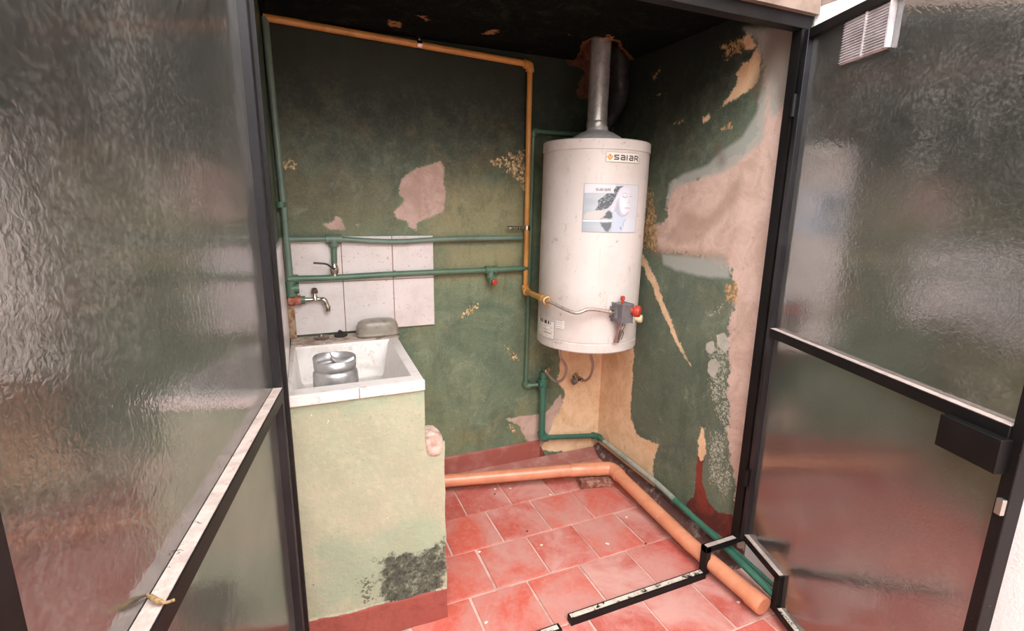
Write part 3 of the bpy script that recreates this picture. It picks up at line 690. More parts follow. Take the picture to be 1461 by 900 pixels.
# letter shapes of the maker's mark, unit cells: x right, y down, height 1
GLY = {'s': [[(.9, .12), (.15, .12), (.1, .3), (.2, .5), (.8, .55), (.9, .72), (.82, .9), (.05, .9)]],
       'a': [[(.15, .12), (.75, .12), (.9, .25), (.9, .92), (.2, .92), (.08, .75), (.2, .52), (.9, .5)]],
       'i': [[(.1, .08), (.1, .95)]],
       'R': [[(.1, .95), (.1, .08), (.78, .08), (.9, .2), (.9, .42), (.78, .56), (.1, .56)], [(.5, .56), (.92, .97)]]}
WORD = [('s', 1), ('a', 1), ('i', .28), ('a', 1), ('R', 1)]
def word_lines(x0, y0, w_, h, shear=0):
    tot = sum(k for _, k in WORD)+.25*(len(WORD)-1); u = w_/tot; x = x0; out = []
    for g, k in WORD:
        for ln in GLY[g]: out.append([(x+px*u*(1 if k == 1 else 1), y0+py*h) for px, py in ln])
        x += (k+.25)*u
    return out
# logo sticker
tA, zA = on_cyl(865, 217); tB, zB = on_cyl(910, 233); asp = abs(tB-tA)*HR/abs(zA-zB)
w_, h_ = 210, 64; P = pts_grid(w_, h_); Pa = P*np.array([asp, 1])
img = np.tile(L3('#e2dad2'), (len(P), 1))
e = np.minimum(np.minimum(P[:, 0], 1-P[:, 0])*asp, np.minimum(P[:, 1], 1-P[:, 1])); img[e < .03] = L3('#9b8f88')
cx = .30; dd = np.abs(Pa[:, 0]-.42)+np.abs(Pa[:, 1]-.5); img[dd < .36] = L3('#e0873c')
dd2 = stroke_d(Pa, [[(.26, .42), (.42, .62), (.58, .38)]]); img[(dd2 < .05)] = L3('#f0b070')
dh = stroke_d(Pa, word_lines(.86, .24, asp-.98, .54)); img[dh < .062] = L3('#3c3434')
H.append(cyl_patch('logo_sticker', tA, tB, zB, zA, img.reshape(h_, w_, 3), M['print'], .0032)); H[-1]['label'] = 'small sticker with orange diamond and the word saiaR'
# large picture sticker
tA, zA = on_cyl(834, 262); tB = on_cyl(909, 300)[0]; zB = on_cyl(831, 331)[1]
w_, h_ = 200, 190; P = pts_grid(w_, h_); rs = np.random.RandomState(3)
def Q(pl): return [((x-70)/510, (y-355)/435) for x, y in pl]
def ins(pl, s=0): return sdf(P, [Q(pl)])
def nz(sx, sy, seed):
    r = np.random.RandomState(seed); v = np.zeros(len(P))
    for k in range(14):
        a, b, c_ = r.randn()*sx, r.randn()*sy, r.rand()*6.3; v += np.sin(P[:, 0]*a+P[:, 1]*b+c_)
    return v/14*1.6
def blend(img, m, col): m = np.clip(m, 0, 1)[:, None]; return img*(1-m)+L3(col)*m
img = np.tile(L3('#c3c4cb'), (len(P), 1)); img = blend(img, (.55-P[:, 0])*1.4+.2*nz(9, 30, 1), '#98a4ad'); img = blend(img, (P[:, 0]-.55)*1.5, '#cfcbd2')
img = blend(img, (P[:, 1]-.7)*1.2*(P[:, 0] < .5), '#93a3ab')
img = blend(img, ins([(70, 355), (330, 360), (325, 430), (70, 440)])/.01+.5, '#d6d2d6')
img = blend(img, ins([(80, 640), (110, 605), (200, 592), (300, 610), (300, 640), (235, 672), (120, 680), (78, 672)])/.04+.4, '#c4bdb9')
img = blend(img, (ins([(70, 684), (318, 678), (318, 692), (70, 696)]))/.006+.5, '#e8e6ea')
hair = ins([(318, 405), (340, 376), (405, 370), (372, 395), (350, 440), (330, 490), (300, 545), (270, 575), (215, 590), (170, 592), (195, 545), (190, 505), (225, 475), (262, 440), (335, 440), (318, 425)])
img = blend(img, hair/.012+.5+.35*nz(70, 70, 4), '#3e4850'); img = blend(img, (hair/.02+.2)*(nz(120, 90, 9) > .25), '#87919a')
hair2 = ins([(222, 668), (250, 640), (262, 600), (290, 590), (318, 612), (322, 668)]); img = blend(img, hair2/.02+.2+.9*nz(110, 110, 5), '#4a545c')
hair3 = ins([(210, 700), (320, 694), (318, 740), (292, 790), (262, 780), (238, 745), (222, 722)]); img = blend(img, hair3/.02+.2+.9*nz(110, 110, 6), '#55606a')
img = blend(img, ins([(332, 590), (470, 600), (455, 640), (430, 690), (420, 760), (415, 795), (322, 795), (328, 680)])/.02+.4, '#b9c3d2')
face = ins([(372, 395), (410, 376), (450, 378), (478, 398), (486, 430), (484, 470), (496, 505), (486, 525), (492, 555), (488, 580), (470, 605), (440, 628), (400, 640), (345, 625), (305, 590), (312, 550), (335, 500), (348, 440)])
img = blend(img, face/.02+.5, '#cbcad3'); img = blend(img, (face/.05)*(.5+.6*nz(6, 6, 2))*.5, '#e2dfe5')
img = blend(img, ins([(345, 500), (370, 470), (385, 540), (400, 600), (430, 632), (380, 636), (320, 600)])/.05+.25, '#a9adbb')
for lines, wd, col, st in [([[(402, 460), (415, 470), (432, 472), (447, 462)]], .010, '#5f646c', .9), ([[(474, 462), (484, 466), (494, 460)]], .009, '#6a6d75', .9), ([[(398, 440), (420, 430), (446, 440)]], .008, '#8c8f98', .8), ([[(474, 440), (488, 444)]], .007, '#8c8f98', .8),
                      ([[(470, 490), (478, 512), (466, 522), (456, 518)]], .008, '#80818a', .8), ([[(428, 568), (448, 560), (465, 562), (484, 566)]], .012, '#b09ca2', .9), ([[(436, 570), (460, 574), (482, 568)]], .007, '#75707a', .8),
                      ([[(360, 615), (400, 642), (445, 630), (470, 606)]], .014, '#8d97ab', .8), ([[(450, 668), (432, 690), (424, 730)]], .008, '#4e5564', .9), ([[(400, 740), (408, 760)]], .022, '#8a93ba', .8)]:
    d_ = stroke_d(P, [Q(l) for l in lines]); img = blend(img, ((wd*.75-d_)/.008+.4)*st*.8, col)
img = blend(img, ins([(430, 690), (470, 650), (560, 660), (556, 790), (420, 790)])/.03+.2, '#c9cdd6')
d_ = stroke_d(P, word_lines(.19, .095, .24, .055)); img = blend(img, (.0058-d_)/.003+.5, '#5a5560')
e = np.minimum(np.minimum(P[:, 0], 1-P[:, 0]), np.minimum(P[:, 1], 1-P[:, 1])); img = blend(img, (.008-e)/.003, '#8d939c')
img = img*.90*np.array([1, 1, 1])+L3('#dcd6d4')*.06
H.append(cyl_patch('picture_sticker', tA, tB, zB, zA, img.reshape(h_, w_, 3), M['print'])); H[-1]['label'] = 'square bluish picture sticker of a person with closed eyes'
# rating label with barcode
tA, zA = on_cyl(771, 450); tB, zB = on_cyl(794, 486); asp = abs(tB-tA)*HR/abs(zA-zB)
w_, h_ = 130, 150; P = pts_grid(w_, h_); img = np.tile(L3('#e6ddd5'), (len(P), 1))
rs = np.random.RandomState(5)
bars = np.repeat(rs.rand(46) < .5, 3)[:w_]; bars = np.pad(bars, (0, max(0, w_-len(bars))))
col_i = np.tile(np.arange(w_), h_); row = P[:, 1]; inb = (row > .06) & (row < .24) & (P[:, 0] > .14) & (P[:, 0] < .82); img[inb & bars[col_i].astype(bool)] = L3('#3d3836')
for r_ in (.32, .40, .5, .56, .63, .76, .84, .9):
    seg_on = np.repeat(rs.rand(44) < .6, 3)[:w_]; seg_on = np.pad(seg_on, (0, max(0, w_-len(seg_on)))); m = (np.abs(row-r_) < .011) & (P[:, 0] > .1) & (P[:, 0] < .88) & seg_on[col_i].astype(bool); img[m] = L3('#8b8480')
img[(np.abs(row-.70) < .016) & (P[:, 0] > .45) & (P[:, 0] < .85)] = L3('#4a4543')
e = np.minimum(1-P[:, 0], np.minimum(P[:, 1], 1-P[:, 1])); img[np.abs(e-.03) < .010] = L3('#57504d')
H.append(cyl_patch('rating_label', tA, tB, zB, zA, img.reshape(h_, w_, 3), M['print'])); H[-1]['label'] = 'printed rating label with a barcode'
tA, zA = on_cyl(796, 456); tB, zB = on_cyl(807, 470); w_, h_ = 50, 40; P = pts_grid(w_, h_); img = np.tile(L3('#e6ddd5'), (len(P), 1)); img[(np.sin(P[:, 1]*26) > .5) & (P[:, 0] < .8)] = L3('#a39a95')
H.append(cyl_patch('small_label', tA, tB, zB, zA, img.reshape(h_, w_, 3), M['print']))
# control valve
thv, zv = on_cyl(882, 443)
er = Vector((math.cos(thv), math.sin(thv), 0)); et = Vector((-math.sin(thv), math.cos(thv), 0)); ez = Vector((0, 0, 1)); vc = cyl(thv, zv, HR)
def local_box(bm, c, hx, hy, hz, bevel=.003):
    k = len(bm.verts); r = bmesh.ops.create_cube(bm, size=2); vs = r['verts']
    for v in vs: v.co = Vector(c)+et*(v.co.x*hx)+er*(v.co.y*hy)+ez*(v.co.z*hz)
    bmesh.ops.bevel(bm, geom=list({e for v in vs for e in v.link_edges}), offset=bevel, segments=2, affect='EDGES')
M['gcast'] = simple('grey_cast_aluminium', '#8f8c8e', .45, .6, '#77747a', 30, .4, .7, .2, 90)
vcc = vc+er*.040
bm = bmesh.new(); local_box(bm, vcc, .030, .036, .040); local_box(bm, vcc-er*.012-et*.034, .008, .018, .022); ctl = bmobj('control_box', bm, M['gcast'])
kn_ax = (er*.75+et*.65).normalized(); kn = vcc+er*.030+et*.026+ez*.012
knob = latheo('red_knob', kn, [(.016, 0), (.016, .010), (.0245, .012), (.0265, .020), (.0245, .036), (.018, .040)], M['redcap'], seg=24, axis=kn_ax)
btn = latheo('red_button', vcc+ez*.040-er*.004, [(.006, 0), (.006, .014), (.010, .015), (.010, .030), (.006, .033)], M['redcap'], seg=12)
H += [ctl, knob, btn]
tb = vcc-ez*.038
H.append(tubeo('pilot_tube', [tb-et*.012, tb-et*.010-ez*.03, Vector(tb-et*.012)+Vector((0, 0, -.105))+er*-.026], .0048, simple('pinkish_copper_tube', '#b09088', .4, .7), seg=8))
H.append(tubeo('pilot_tube', [tb-et*.004, tb-et*.001-ez*.03, tb-et*.002-ez*.105-er*.026], .0048, M['braid'], seg=8))
H.append(tubeo('burner_tube', smoothpath([tb+et*.016, tb+et*.012-ez*.022, tb+et*.001-ez*.048, tb+et*.004-ez*.105-er*.026], 5), .0062, simple('grey_burner_tube', '#8a8484', .35, .8), seg=10))
H.append(tubeo('sensor_wire', smoothpath([tb+et*.008-ez*.040-er*.03, tb+et*.026-ez*.050-er*.034, tb+et*.040-ez*.064-er*.034, tb+et*.036-ez*.085-er*.034, tb+et*.030-ez*.098-er*.034], 5), .0016, M['black'], seg=6))
thr, zr = on_cyl(907, 455, HR); er2 = Vector((math.cos(thr+.12), math.sin(thr+.12), 0))
H.append(latheo('drain_cap', cyl(thr+.12, zr, HR-.004), [(.012, 0), (.012, .012), (.019, .013), (.019, .030), (.014, .033)], simple('cream_plastic', '#d8c9a2', .5), seg=14, axis=er2))
under(heater, *H)
heater.location.x -= .009; heater.rotation_euler = (0, math.radians(.62), 0)
# braided gas hose
hv = vcc-et*.046-er*.012
gh = smoothpath([g3+d3*.006, g3+d3*.03+Vector((.01, 0, -.004)), Vector(on_y(820, 446, 1.86)), Vector(on_y(842, 441, 1.84)), hv], 8)
hose = tubeo('hose', gh, .0080, M['braid'], seg=12)
n1 = coupling('nut', g3+d3*.010, d3, .0145, M['brass'], .009); n2 = coupling('nut', hv, et, .0125, M['chrome'], .014)
group_at('gas_hose', g3, 'braided gas hose across the heater front from orange pipe to grey valve', 'hose', [hose, n1, n2])
# lower hoses
def hose_group(px, label, ny=2.26):
    pts = [Vector(on_y(u, v, y)) for u, v, y in px]
    hp = smoothpath(pts, 8); d0 = (hp[-1]-hp[-2]).normalized()
    return group_at('water_hose', pts[-1], label, 'hose', [tubeo('hose', hp, .0072, M['braid'], seg=12), coupling('nut', pts[-1]-d0*.006, d0, .0125, M['chrome'], .010), coupling('nut', pts[0]+Vector((0, 0, .0)), (0, 0, 1), .012, M['chrome'], .010)])
hose_group([(798, 497, 2.16), (800, 510, 2.16), (808, 525, 2.17), (804, 540, 2.20), (793, 544, 2.25), (783, 535, 2.30), (777, 528, 2.325)], 'left braided hose curling from the heater bottom to the green pipe')
hose_group([(841, 497, 2.19), (843, 508, 2.19), (846, 522, 2.20), (842, 537, 2.24), (835, 543, 2.29), (828, 541, 2.325)], 'right braided hose hanging from the heater bottom to the wall valve')
# pipe stub on wall: gland and angle valve
p1 = Y_(777, 527, YB-.05)
bm = bmesh.new(); lathe(bm, p1+Vector((0, -.012, 0)), [(.015, 0), (.018, .004), (.018, .016), (.012, .020)], 12, Vector((.3, -1, 0)).normalized(), True)
e1 = bmobj('gland', bm, M['chrome'], None, True, 35)
p2 = Y_(826, 540, 2.345)
bm = bmesh.new(); lathe(bm, (p2.x, YB-.001, p2.z), [(.022, 0), (.020, .006), (.012, .008), (.012, .030)], 16, Vector((0, -1, 0)), True)
tube(bm, [p2+Vector((-.040, -.006, -.012)), p2+Vector((.008, -.002, .002))], .0135, 12)
e2 = bmobj('valve_body', bm, M['chrome'], None, True, 35)
e3 = latheo('cap', p2+Vector((-.045, -.007, -.013)), [(.0185, 0), (.0185, .020), (.016, .022)], M['gcast'], seg=14, axis=(1, .1, .3))
group_at('angle_valve', p2, 'dull chrome angle valve on bare plaster below the heater', 'valve', [e2, e3])
tag(e1, 'chrome gland nut on the green pipe below the heater', 'fitting'); e1.name = 'pipe_fitting'

# ------------------------------------------------------------------ flue pipes
fx0 = on_y(851, 187, HY)
flue = [tubeo('pipe', [(HX-.002, HY, HZ1+.066), (HX+.002, HY, 2.40)], .0455, M['galv'], seg=36), coupling('seam_ring', (HX-.002, HY, HZ1+.085), (0, 0, 1), .0475, M['galv'], .014)]
group_at('flue_pipe', (HX, HY, HZ1+.066), 'shiny galvanised flue pipe rising from the heater into the ceiling', 'pipe', flue)
k2 = [Vector(on_y(884, 70, 2.27)), Vector(on_y(884, 110, 2.27)), Vector(on_y(883, 138, 2.27)), Vector(on_y(873, 160, 2.27)), Vector(on_y(858, 180, 2.27)), Vector(on_y(850, 196, 2.27))]
fp = smoothpath(k2, 8)
bm = bmesh.new(); tube(bm, fp, [.046+(.0025 if i % 2 else 0) for i in range(len(fp))], 24)
tag(bmobj('flexible_duct', bm, M['galv_dark'], None, True, 60), 'dark sooty bent duct behind the shiny flue pipe', 'duct')

# ------------------------------------------------------------------ drain pipe on the floor
z7 = .068
d0, d1, d2, d3_ = Vector((.41, 2.298, .07)), Vector((1.27, 2.094, .078)), Vector((1.462, 2.035, .078)), Vector((1.430, 1.40, .064))
d4 = Vector((1.444, 1.050, .055)); rr = .0315
dp = [tubeo('pipe', [d0, d1], rr, M['pvc'], seg=24), tubeo('pipe', [d2+(d3_-d2).normalized()*.05, d3_, d4], rr, M['pvc'], seg=24),
      coupling('coupling', d1+(d2-d1)*.25, (d2-d1), rr*1.14, M['pvc'], .075), coupling('coupling', Vector((1.443, 1.082, .055)), (-.03, 1, 0), rr*1.12, M['pvc'], .03)]
bm = bmesh.new(); aa = d1.lerp(d2, .55); bb = d2.lerp(d3_, .12)
tube(bm, roundpath([aa, d2, bb], .07, 8), rr*1.13, 24); tube(bm, [aa+(d2-aa)*.02, aa+(d2-aa)*.12], rr*1.2, 24)
dp.append(bmobj('elbow', bm, M['pvc'], None, True, 40))
group_at('drain_pipe', d2, 'salmon orange plastic drain pipe bending round the corner on the floor', 'pipe', dp)
bm = bmesh.new(); box(bm, (-.088, -.042, 0), (.088, .042, .040), .004)
bmesh.ops.subdivide_edges(bm, edges=bm.edges[:], cuts=3, use_grid_fill=True)
for v in bm.verts: v.co += Vector((random.uniform(-1, 1), random.uniform(-1, 1), random.uniform(-1, 1) if v.co.z > .005 else 0))*.0022
bk = bmobj('brick', bm, simple('rough_brown_brick', '#7c4a3c', .95, 0, '#a8806e', 40, .4, .65, 1, 60, bdist=.008))
bk.location = (1.366, 2.048, .0016); bk.rotation_euler = (0, 0, -.24)
tag(bk, 'rough brown brick propping the orange drain pipe', 'brick')

# ------------------------------------------------------------------ things in and on the sink
# metal duct piece standing in the basin
dx, dy = .093, 1.80
dz = .684
seg = 56; bm = bmesh.new()
prof = [(.079, 0), (.078, .06), (.077, .13), (.075, .178), (.072, .184), (.0675, .188), (.0675, .192), (.0705, .196), (.0712, .200), (.0712, .228)]
rings = []
for j, (r, h) in enumerate(prof):
    rg = []
    for k in range(seg):
        a = 2*PI*k/seg; rad = r
        if h > .21: rad *= 1+.02*math.cos(2*a+.6)+.012*math.sin(5*a)
        hh = h+(.0025*math.sin(3*a)+.006*max(0, math.sin(a-.3)) if h > .21 else 0)
        rg.append(bm.verts.new((dx+rad*math.cos(a), dy+rad*math.sin(a), dz+hh)))
    rings.append(rg)
for j in range(len(rings)-1):
    for k in range(seg): bm.faces.new((rings[j][k], rings[j][(k+1) % seg], rings[j+1][(k+1) % seg], rings[j+1][k]))
dk = bmobj('shell', bm, M['duct_metal'], None, True, 50); md = dk.modifiers.new('s', 'SOLIDIFY'); md.thickness = .0016; md.offset = -1
bm = bmesh.new()   # torn strip of sheet metal folded into the mouth
fl = smoothpath([(dx-.012, dy+.066, dz+.232), (dx-.002, dy+.045, dz+.222), (dx+.022, dy+.020, dz+.214), (dx+.050, dy+.018, dz+.222), (dx+.066, dy+.022, dz+.228)], 5)
a_ = [bm.verts.new(p) for p in fl]; b_ = [bm.verts.new(p+Vector((.004, -.010, -.030))) for p in fl]
for i_ in range(len(fl)-1): bm.faces.new((a_[i_], a_[i_+1], b_[i_+1], b_[i_]))
tg = bmobj('bent_flap', bm, M['duct_metal'], None, True); md = tg.modifiers.new('s', 'SOLIDIFY'); md.thickness = .0012
group_at('metal_duct', (dx, dy, dz), 'short galvanised duct section with crumpled rim standing in the basin', 'duct', [dk, tg])
# cloudy upturned oblong dish
bm = bmesh.new(); ca = Vector((.313, 2.305, .8535)); seg = 48; rings = []
for (sc_, h) in ((1.0, 0), (1.0, .007), (.975, .009), (.965, .022), (.93, .044), (.86, .060), (.72, .069), (.45, .073), (.1, .0745)):
    rg = []
    for k in range(seg):
        a = 2*PI*k/seg; c_, s_ = math.cos(a), math.sin(a); p = 3.0
        q = (abs(c_)**p+abs(s_)**p)**(-1/p); rg.append(bm.verts.new(ca+Vector((c_*q*.098*sc_, s_*q*.050*sc_, h))))
    rings.append(rg)
for j in range(len(rings)-1):
    for k in range(seg): bm.faces.new((rings[j][k], rings[j][(k+1) % seg], rings[j+1][(k+1) % seg], rings[j+1][k]))
bm.faces.new(rings[-1])
n = NT('cloudy_dusty_glass'); c = n.mix(n.ramp(n.noise(30, 6), .4, .7), '#a79c8e', '#8f8273'); n.b.inputs['Transmission Weight'].default_value = .25
dish = bmobj('glass_dish', bm, n.fin(c, .35, 0, .5), None, True, 40); md = dish.modifiers.new('s', 'SOLIDIFY'); md.thickness = .003
tag(dish, 'cloudy upturned oblong glass cover on the back ledge of the sink', 'dish')
# metal drain ring and dark plug
bm = bmesh.new(); rc = Vector((.070, 2.325, .853)); lathe(bm, rc, [(.033, 0), (.034, .004), (.028, .007), (.020, .006), (.012, .010), (.010, .016), (.004, .017)], 24, caps=True)
tag(bmobj('drain_ring', bm, simple('tarnished_brassy_metal', '#8f8072', .4, .8, '#5a4d44', 50), None, True, 35), 'tarnished round metal drain fitting on the sink ledge', 'drain fitting')
bm = bmesh.new(); pc_ = Vector((.150, 2.330, .853)); lathe(bm, pc_, [(.028, 0), (.030, .006), (.022, .012), (.010, .014), (.009, .024), (.004, .026)], 10, caps=True)
for v in bm.verts: v.co.x += .003*math.sin(v.co.y*300); v.co.z += .003*math.sin(v.co.x*220) if v.co.z > .856 else 0
tag(bmobj('drain_plug', bm, simple('dark_rubber', '#2c221f', .7), None, True, 35), 'small dark knobbed plug on the sink ledge beside the round fitting', 'plug')
# twig in the basin
tag(tubeo('twig', smoothpath([(.215, 1.93, .687), (.235, 1.945, .689), (.25, 1.94, .690), (.265, 1.965, .687)], 4), [.003]*4+[.004]*4+[.0025]*5, simple('dry_twig', '#5a4436', .9), seg=6), 'bit of dry twig lying in the basin', 'twig')

# ------------------------------------------------------------------ steel frame and doors
n = NT('worn_black_steel_paint')
c = n.mix(n.ramp(n.noise(8, 6), .4, .7), '#0d0b0b', '#171314'); c = n.mix(n.ramp(n.noise(90, 5, .6), .71, .74), c, '#8a8680')
n.bump(n.noise(60, 5), .15, .002); M['steel'] = n.fin(c, .5, 0, .25)
n = NT('grey_sheen_steel_paint'); c = n.mix(n.ramp(n.noise(8, 6), .4, .7), '#17161a', '#222124'); M['steel2'] = n.fin(c, .36, 0, .45)
n = NT('dust_and_chipped_paint'); 
c = n.mix(n.ramp(n.noise(25, 6, .7), .4, .65), '#bda9a0', '#a3938b'); c = n.mix(n.ramp(n.noise(70, 8, .7, 1), .62, .67), c, '#2a2424'); n.bump(n.noise(160, 6), .6, .002)
M['dust'] = n.fin(c, .95, 0, .1)
n = NT('chipped_cream_paint'); c = n.mix(n.ramp(n.noise(22, 6, .7), .4, .65), '#d2c3b4', '#b3a496'); c = n.mix(n.ramp(n.noise(32, 9, .75, .8), .54, .57), c, '#1c1717'); M['chip'] = n.fin(c, .7, 0, .3)

# patterned glass, one slab
def glass_mat(name, scale, bdist, tint, haze):
    n = NT(name)
    nz_ = n.noise(scale, 2, .5, .9); nz2 = n.noise(scale*.35, 2, .5, .5, off=(4, 1, 1))
    h = n.math('ADD', nz_, n.math('MULTIPLY', nz2, .8))
    bp = n.N.new('ShaderNodeBump'); bp.inputs['Strength'].default_value = 1; bp.inputs['Distance'].default_value = bdist; n.L(h, bp.inputs['Height'])
    fr = n.N.new('ShaderNodeFresnel'); fr.inputs['IOR'].default_value = 4.0; n.L(bp.outputs[0], fr.inputs['Normal'])
    gl = n.N.new('ShaderNodeBsdfGlossy'); gl.inputs['Roughness'].default_value = .075; n.L(bp.outputs[0], gl.inputs['Normal']); gl.inputs['Color'].default_value = (.95, .95, .95, 1)
    rf = n.N.new('ShaderNodeBsdfRefraction'); rf.inputs['Roughness'].default_value = .42; rf.inputs['IOR'].default_value = 1.35; rf.inputs['Color'].default_value = lin(tint); n.L(bp.outputs[0], rf.inputs['Normal'])
    mx = n.N.new('ShaderNodeMixShader'); n.L(fr.outputs[0], mx.inputs[0]); n.L(rf.outputs[0], mx.inputs[1]); n.L(gl.outputs[0], mx.inputs[2])
    df = n.N.new('ShaderNodeBsdfDiffuse'); 
    dc = n.mix(n.ramp(n.noise(6, 6), .35, .7), '#8a8984', '#b3b0a8'); n.L(dc, df.inputs['Color']); n.L(bp.outputs[0], df.inputs['Normal'])
    m2 = n.N.new('ShaderNodeMixShader'); pat = n.noise(scale*1.15, 5, .65, .5, off=(2, 7, 3)); cloud = n.noise(4.5, 6, .7, .2, off=(6, 1, 2)); n.L(n.math('ADD', haze*.55, n.math('MULTIPLY', n.math('MULTIPLY', n.ramp(pat, .40, .66), n.ramp(cloud, .2, .8)), haze*1.25)), m2.inputs[0]); n.L(mx.outputs[0], m2.inputs[1]); n.L(df.outputs[0], m2.inputs[2])
    n.L(m2.outputs[0], n.out.inputs['Surface']); n.N.remove(n.b); return n.m
M['glassL'] = glass_mat('patterned_frosted_glass', 110, .00034, '#c4c8c2', .17)
M['glassR'] = glass_mat('fine_patterned_glass', 100, .00036, '#c4c8c2', .17)

# fixed frame
F = []
fr_ = empty('trim_3', (.75, 1.30, 0)); tag(fr_, 'black steel door frame with a stepped threshold', kind='structure')
F.append(boxo('post', (-.088, 1.28, 0), (-.046, 1.32, 2.05), M['steel'], None, .002))
F.append(boxo('post', (1.555, 1.283, .12), (1.593, 1.32, 2.05), M['steel'], None, .002))
F.append(boxo('header', (-.088, 1.28, 2.015), (1.593, 1.32, 2.056), M['steel'], None, .002))
F.append(boxo('threshold', (.792, 1.283, .0), (1.405, 1.313, .028), M['steel'], None, .002))
F.append(boxo('threshold', (-.046, 1.263, .0), (.745, 1.293, .024), M['steel'], None, .002))
F.append(boxo('threshold_step', (1.392, 1.283, .020), (1.418, 1.313, .140), M['steel'], None, .002))
F.append(boxo('threshold_step', (1.392, 1.283, .118), (1.557, 1.313, .140), M['steel'], None, .002))
F.append(boxo('chipped_edge', (.796, 1.289, .0275), (1.398, 1.307, .0292), M['chip'])); F.append(boxo('chipped_edge', (1.402, 1.289, .1395), (1.552, 1.307, .1412), M['dust']))
F.append(boxo('chipped_edge', (-.04, 1.269, .0235), (.735, 1.287, .0252), M['chip']))
# hinge barrels
for z in (.42, 1.78): F.append(tubeo('hinge', [(1.549, 1.274, z-.035), (1.549, 1.274, z+.035)], .010, M['steel'], seg=12))
under(fr_, *F)

def leaf(name, hinge, ang, side, label, glassmat, ztop, notch):
    """leaf local axes: s from hinge toward the free edge, n = normal facing the camera, z"""
    a = math.radians(ang); s = Vector((-math.sin(a), -math.cos(a), 0)); nn = Vector((-s.y, s.x, 0))*side; hz = Vector((hinge[0], hinge[1], 0))
    root = empty(name, hz); tag(root, label, kind='structure'); W = .905 if side > 0 else .866; parts = []
    def lb(nm, s0, s1, n0, n1, z0, z1, mat, bev=.0015):
        bm = bmesh.new(); o = hz+s*s0+nn*n0+Vector((0, 0, z0))
        prism(bm, [o, o+s*(s1-s0), o+s*(s1-s0)+nn*(n1-n0), o+nn*(n1-n0)], (0, 0, z1-z0))
        bmesh.ops.recalc_face_normals(bm, faces=bm.faces[:])
        if bev: bmesh.ops.bevel(bm, geom=bm.edges[:], offset=bev, segments=1, affect='EDGES')
        ob = bmobj(nm, bm, mat); parts.append(ob); return ob
    zb = .034; dzr = .010 if notch else 0
    hb_ = .185 if notch else zb
    # hinge stile: front web and wider flange behind the glass
    lb('stile', 0, .024, -.034, 0, hb_-.03 if notch else zb, ztop, M['steel2'])
    lb('stile', .024, .050, -.036, -.030, hb_ if notch else zb, ztop, M['steel2'])
    lb('stile', W-.026, W, -.034, 0, zb, ztop, M['steel'])
    lb('stile', W-.052, W-.026, -.036, -.030, zb, ztop, M['steel'])
    lb('top_rail', .024, W-.026, -.034, 0, ztop-.028, ztop, M['steel'])
    lb('middle_rail', .024, W-.026, -.034, .004, .985+dzr, 1.016+dzr, M['steel'])
    lb('dust', .026, W-.028, -.0175, .002, 1.0155+dzr, 1.0175+dzr, M['dust'], 0)
    if notch:
        lb('bottom_rail', .008, .252, -.032, 0, .158, .185, M['steel']); lb('bottom_rail', .226, .254, -.032, 0, zb, .185, M['steel']); lb('bottom_rail', .254, W-.026, -.032, 0, zb, .062, M['steel'])
        lb('dust', .014, .248, -.0255, -.002, .1845, .1862, M['dust'], 0); lb('dust', .262, W-.03, -.0255, -.002, .0615, .0632, M['chip'], 0)
    else:
        lb('bottom_rail', .024, W-.026, -.034, 0, zb, .064, M['steel'])
    g1_, g0_ = -.0185, -.0225
    lb('glass_pane', .0245, W-.0265, g0_, g1_, 1.0165+dzr, ztop-.0285, glassmat, 0)
    # lower pane follows the notch
    bm = bmesh.new()
    if notch: out = [(.0245, .186), (.255, .186), (.255, .0625), (W-.0265, .0625), (W-.0265, .984+dzr), (.0245, .984+dzr)]
    else: out = [(.0245, .0645), (W-.0265, .0645), (W-.0265, .984+dzr), (.0245, .984+dzr)]
    prism(bm, [hz+s*x+nn*g0_+Vector((0, 0, z)) for x, z in out], nn*(g1_-g0_)); parts.append(bmobj('glass_pane', bm, glassmat))
    return root, s, nn, hz, parts, lb
# left leaf
rl, s_l, n_l, h_l, pl, lbl = leaf('door_1', (-.055, 1.272), 9, 1, 'left steel door leaf with frosted glass, swung open toward the viewer', M['glassL'], 2.0, False)
pl.append(tubeo('hinge', [(-.066, 1.277, 1.55), (-.066, 1.277, 1.62)], .006, M['steel'], seg=10))
under(rl, *pl)
# right leaf
rt, s_r, n_r, h_r, pr_, lbr = leaf('door_2', (1.5506, 1.271), 17.4, -1, 'right steel door leaf with frosted glass and stepped foot, swung open', M['glassR'], 2.005, True)
lock = lbr('lock_box', .714, .848, -.004, .026, .925, 1.000, M['steel']); lock['label'] = 'black square lock box'
lbr('latch', .850, .864, .000, .010, .84, .875, simple('bare_metal_latch', '#b4b0aa', .3, .9), .001)
under(rt, *pr_)
# louvred vent on right leaf
vent = empty('vent_grille', h_r+s_r*.26+Vector((0, 0, 1.92)))
tag(vent, 'white ribbed plastic vent grille at the top of the right glass door', 'vent')
def leafbox(nm, s0, s1, n0, n1, z0, z1, mat, bev=.001):
    bm = bmesh.new(); o = h_r+s_r*s0+n_r*n0+Vector((0, 0, z0)); prism(bm, [o, o+s_r*(s1-s0), o+s_r*(s1-s0)+n_r*(n1-n0), o+n_r*(n1-n0)], (0, 0, z1-z0))
    return bmobj(nm, bm, mat)
M['ventw'] = simple('white_vent_plastic', '#cfc8ca', .4, 0, '#b9b1b4', 20)
V_ = [leafbox('frame', .168, .345, -.018, -.012, 1.862, 1.976, M['ventw'])]
V_.append(leafbox('frame', .339, .345, -.018, -.002, 1.862, 1.976, M['ventw'])); V_.append(leafbox('frame', .252, .258, -.012, -.006, 1.862, 1.976, M['ventw']))
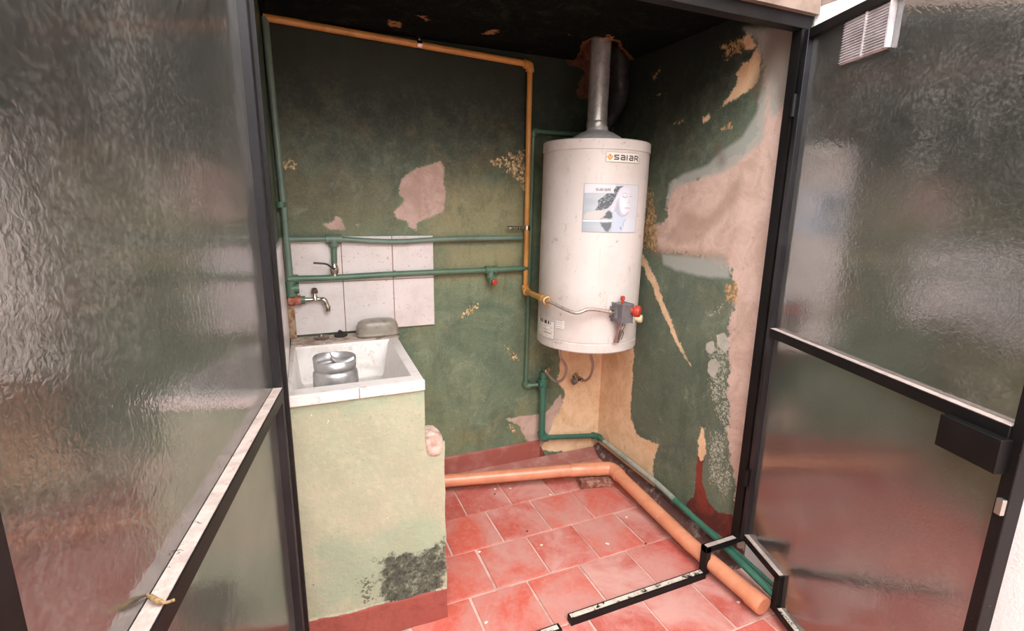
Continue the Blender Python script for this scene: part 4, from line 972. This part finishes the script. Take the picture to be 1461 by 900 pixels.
for k in range(15):
    z = 1.866+k*.0074; bm = bmesh.new(); o = h_r+s_r*.170+n_r*-.0125+Vector((0, 0, z)); prism(bm, [o, o+n_r*.007+Vector((0, 0, -.001)), o+Vector((0, 0, .0042))], s_r*.170)
    V_.append(bmobj('louvre', bm, M['ventw']))
under(vent, *V_)

# dry leaf bit on the left rail, paint flakes on the floor
bm = bmesh.new(); o = h_l+s_l*.70+n_l*-.008+Vector((0, 0, 1.0215)); tube(bm, smoothpath([o-s_l*.012-n_l*.012, o+Vector((0, 0, .003)), o+s_l*.006+n_l*.012, o+s_l*.004+n_l*.022], 4), [.0016]*3+[.0032]*5+[.0018]*5, 6)
tag(bmobj('dry_leaf_scrap', bm, simple('dry_leaf', '#9a7d52', .8, 0, '#5f4a34', 200), None, True), 'curled dry leaf scrap on the dusty rail of the left door', 'leaf scrap')
flk = simple('paint_flake', '#e0d6c8', .7); flk2 = simple('dark_crumb', '#2f201d', .8)
names = [((706, 698), 'pale crumb nearest the sink under the drain pipe'), ((728, 697), None), ((786, 706), 'pale flake at a joint left of the brick'), ((893, 738), 'pale curled flake near the drain pipe bend'), ((866, 776), 'pale flake in the middle of the floor'),
         ((773, 778), 'small pale flake on the tile beside the sink'), ((684, 788), 'pale lump on the joint by the sink foot'), ((693, 888), 'pale flake at the front near the threshold'), ((1053, 858), 'pale flake outside the threshold by the drain pipe')]
me0 = None
for i, ((u, v), lab) in enumerate(names):
    p = on_z(u, v, .002); bm = bmesh.new()
    for k in range(2):
        c0 = Vector((random.uniform(-.004, .004), random.uniform(-.004, .004), .0006)); m = 5
        prism(bm, [c0+Vector((math.cos(2*PI*j/m+k)*random.uniform(.003, .007), math.sin(2*PI*j/m+k)*random.uniform(.003, .0065), random.uniform(0, .001))) for j in range(m)], (0, 0, .002))
    o = bmobj('paint_flake', bm, flk); o.location = (p[0], p[1], .0016)
    tag(o, lab or 'pale flake under the drain pipe right of the nearest crumb', 'debris', 'pale paint flakes scattered on the floor')
for (u, v), lab in (((752, 758), 'tiny dark crumb on the tiles left of centre'), ((921, 776), 'dark crumb on the worn tile near the drain pipe'), ((706, 705), 'dark crumb close under the drain pipe')):
    p = on_z(u, v, .002); bm = bmesh.new(); bmesh.ops.create_icosphere(bm, subdivisions=1, radius=.0045); o = bmobj('crumb', bm, flk2); o.location = (p[0], p[1], .004); o.scale = (1.2, .9, .7)
    tag(o, lab, 'debris', 'dark crumbs on the floor')
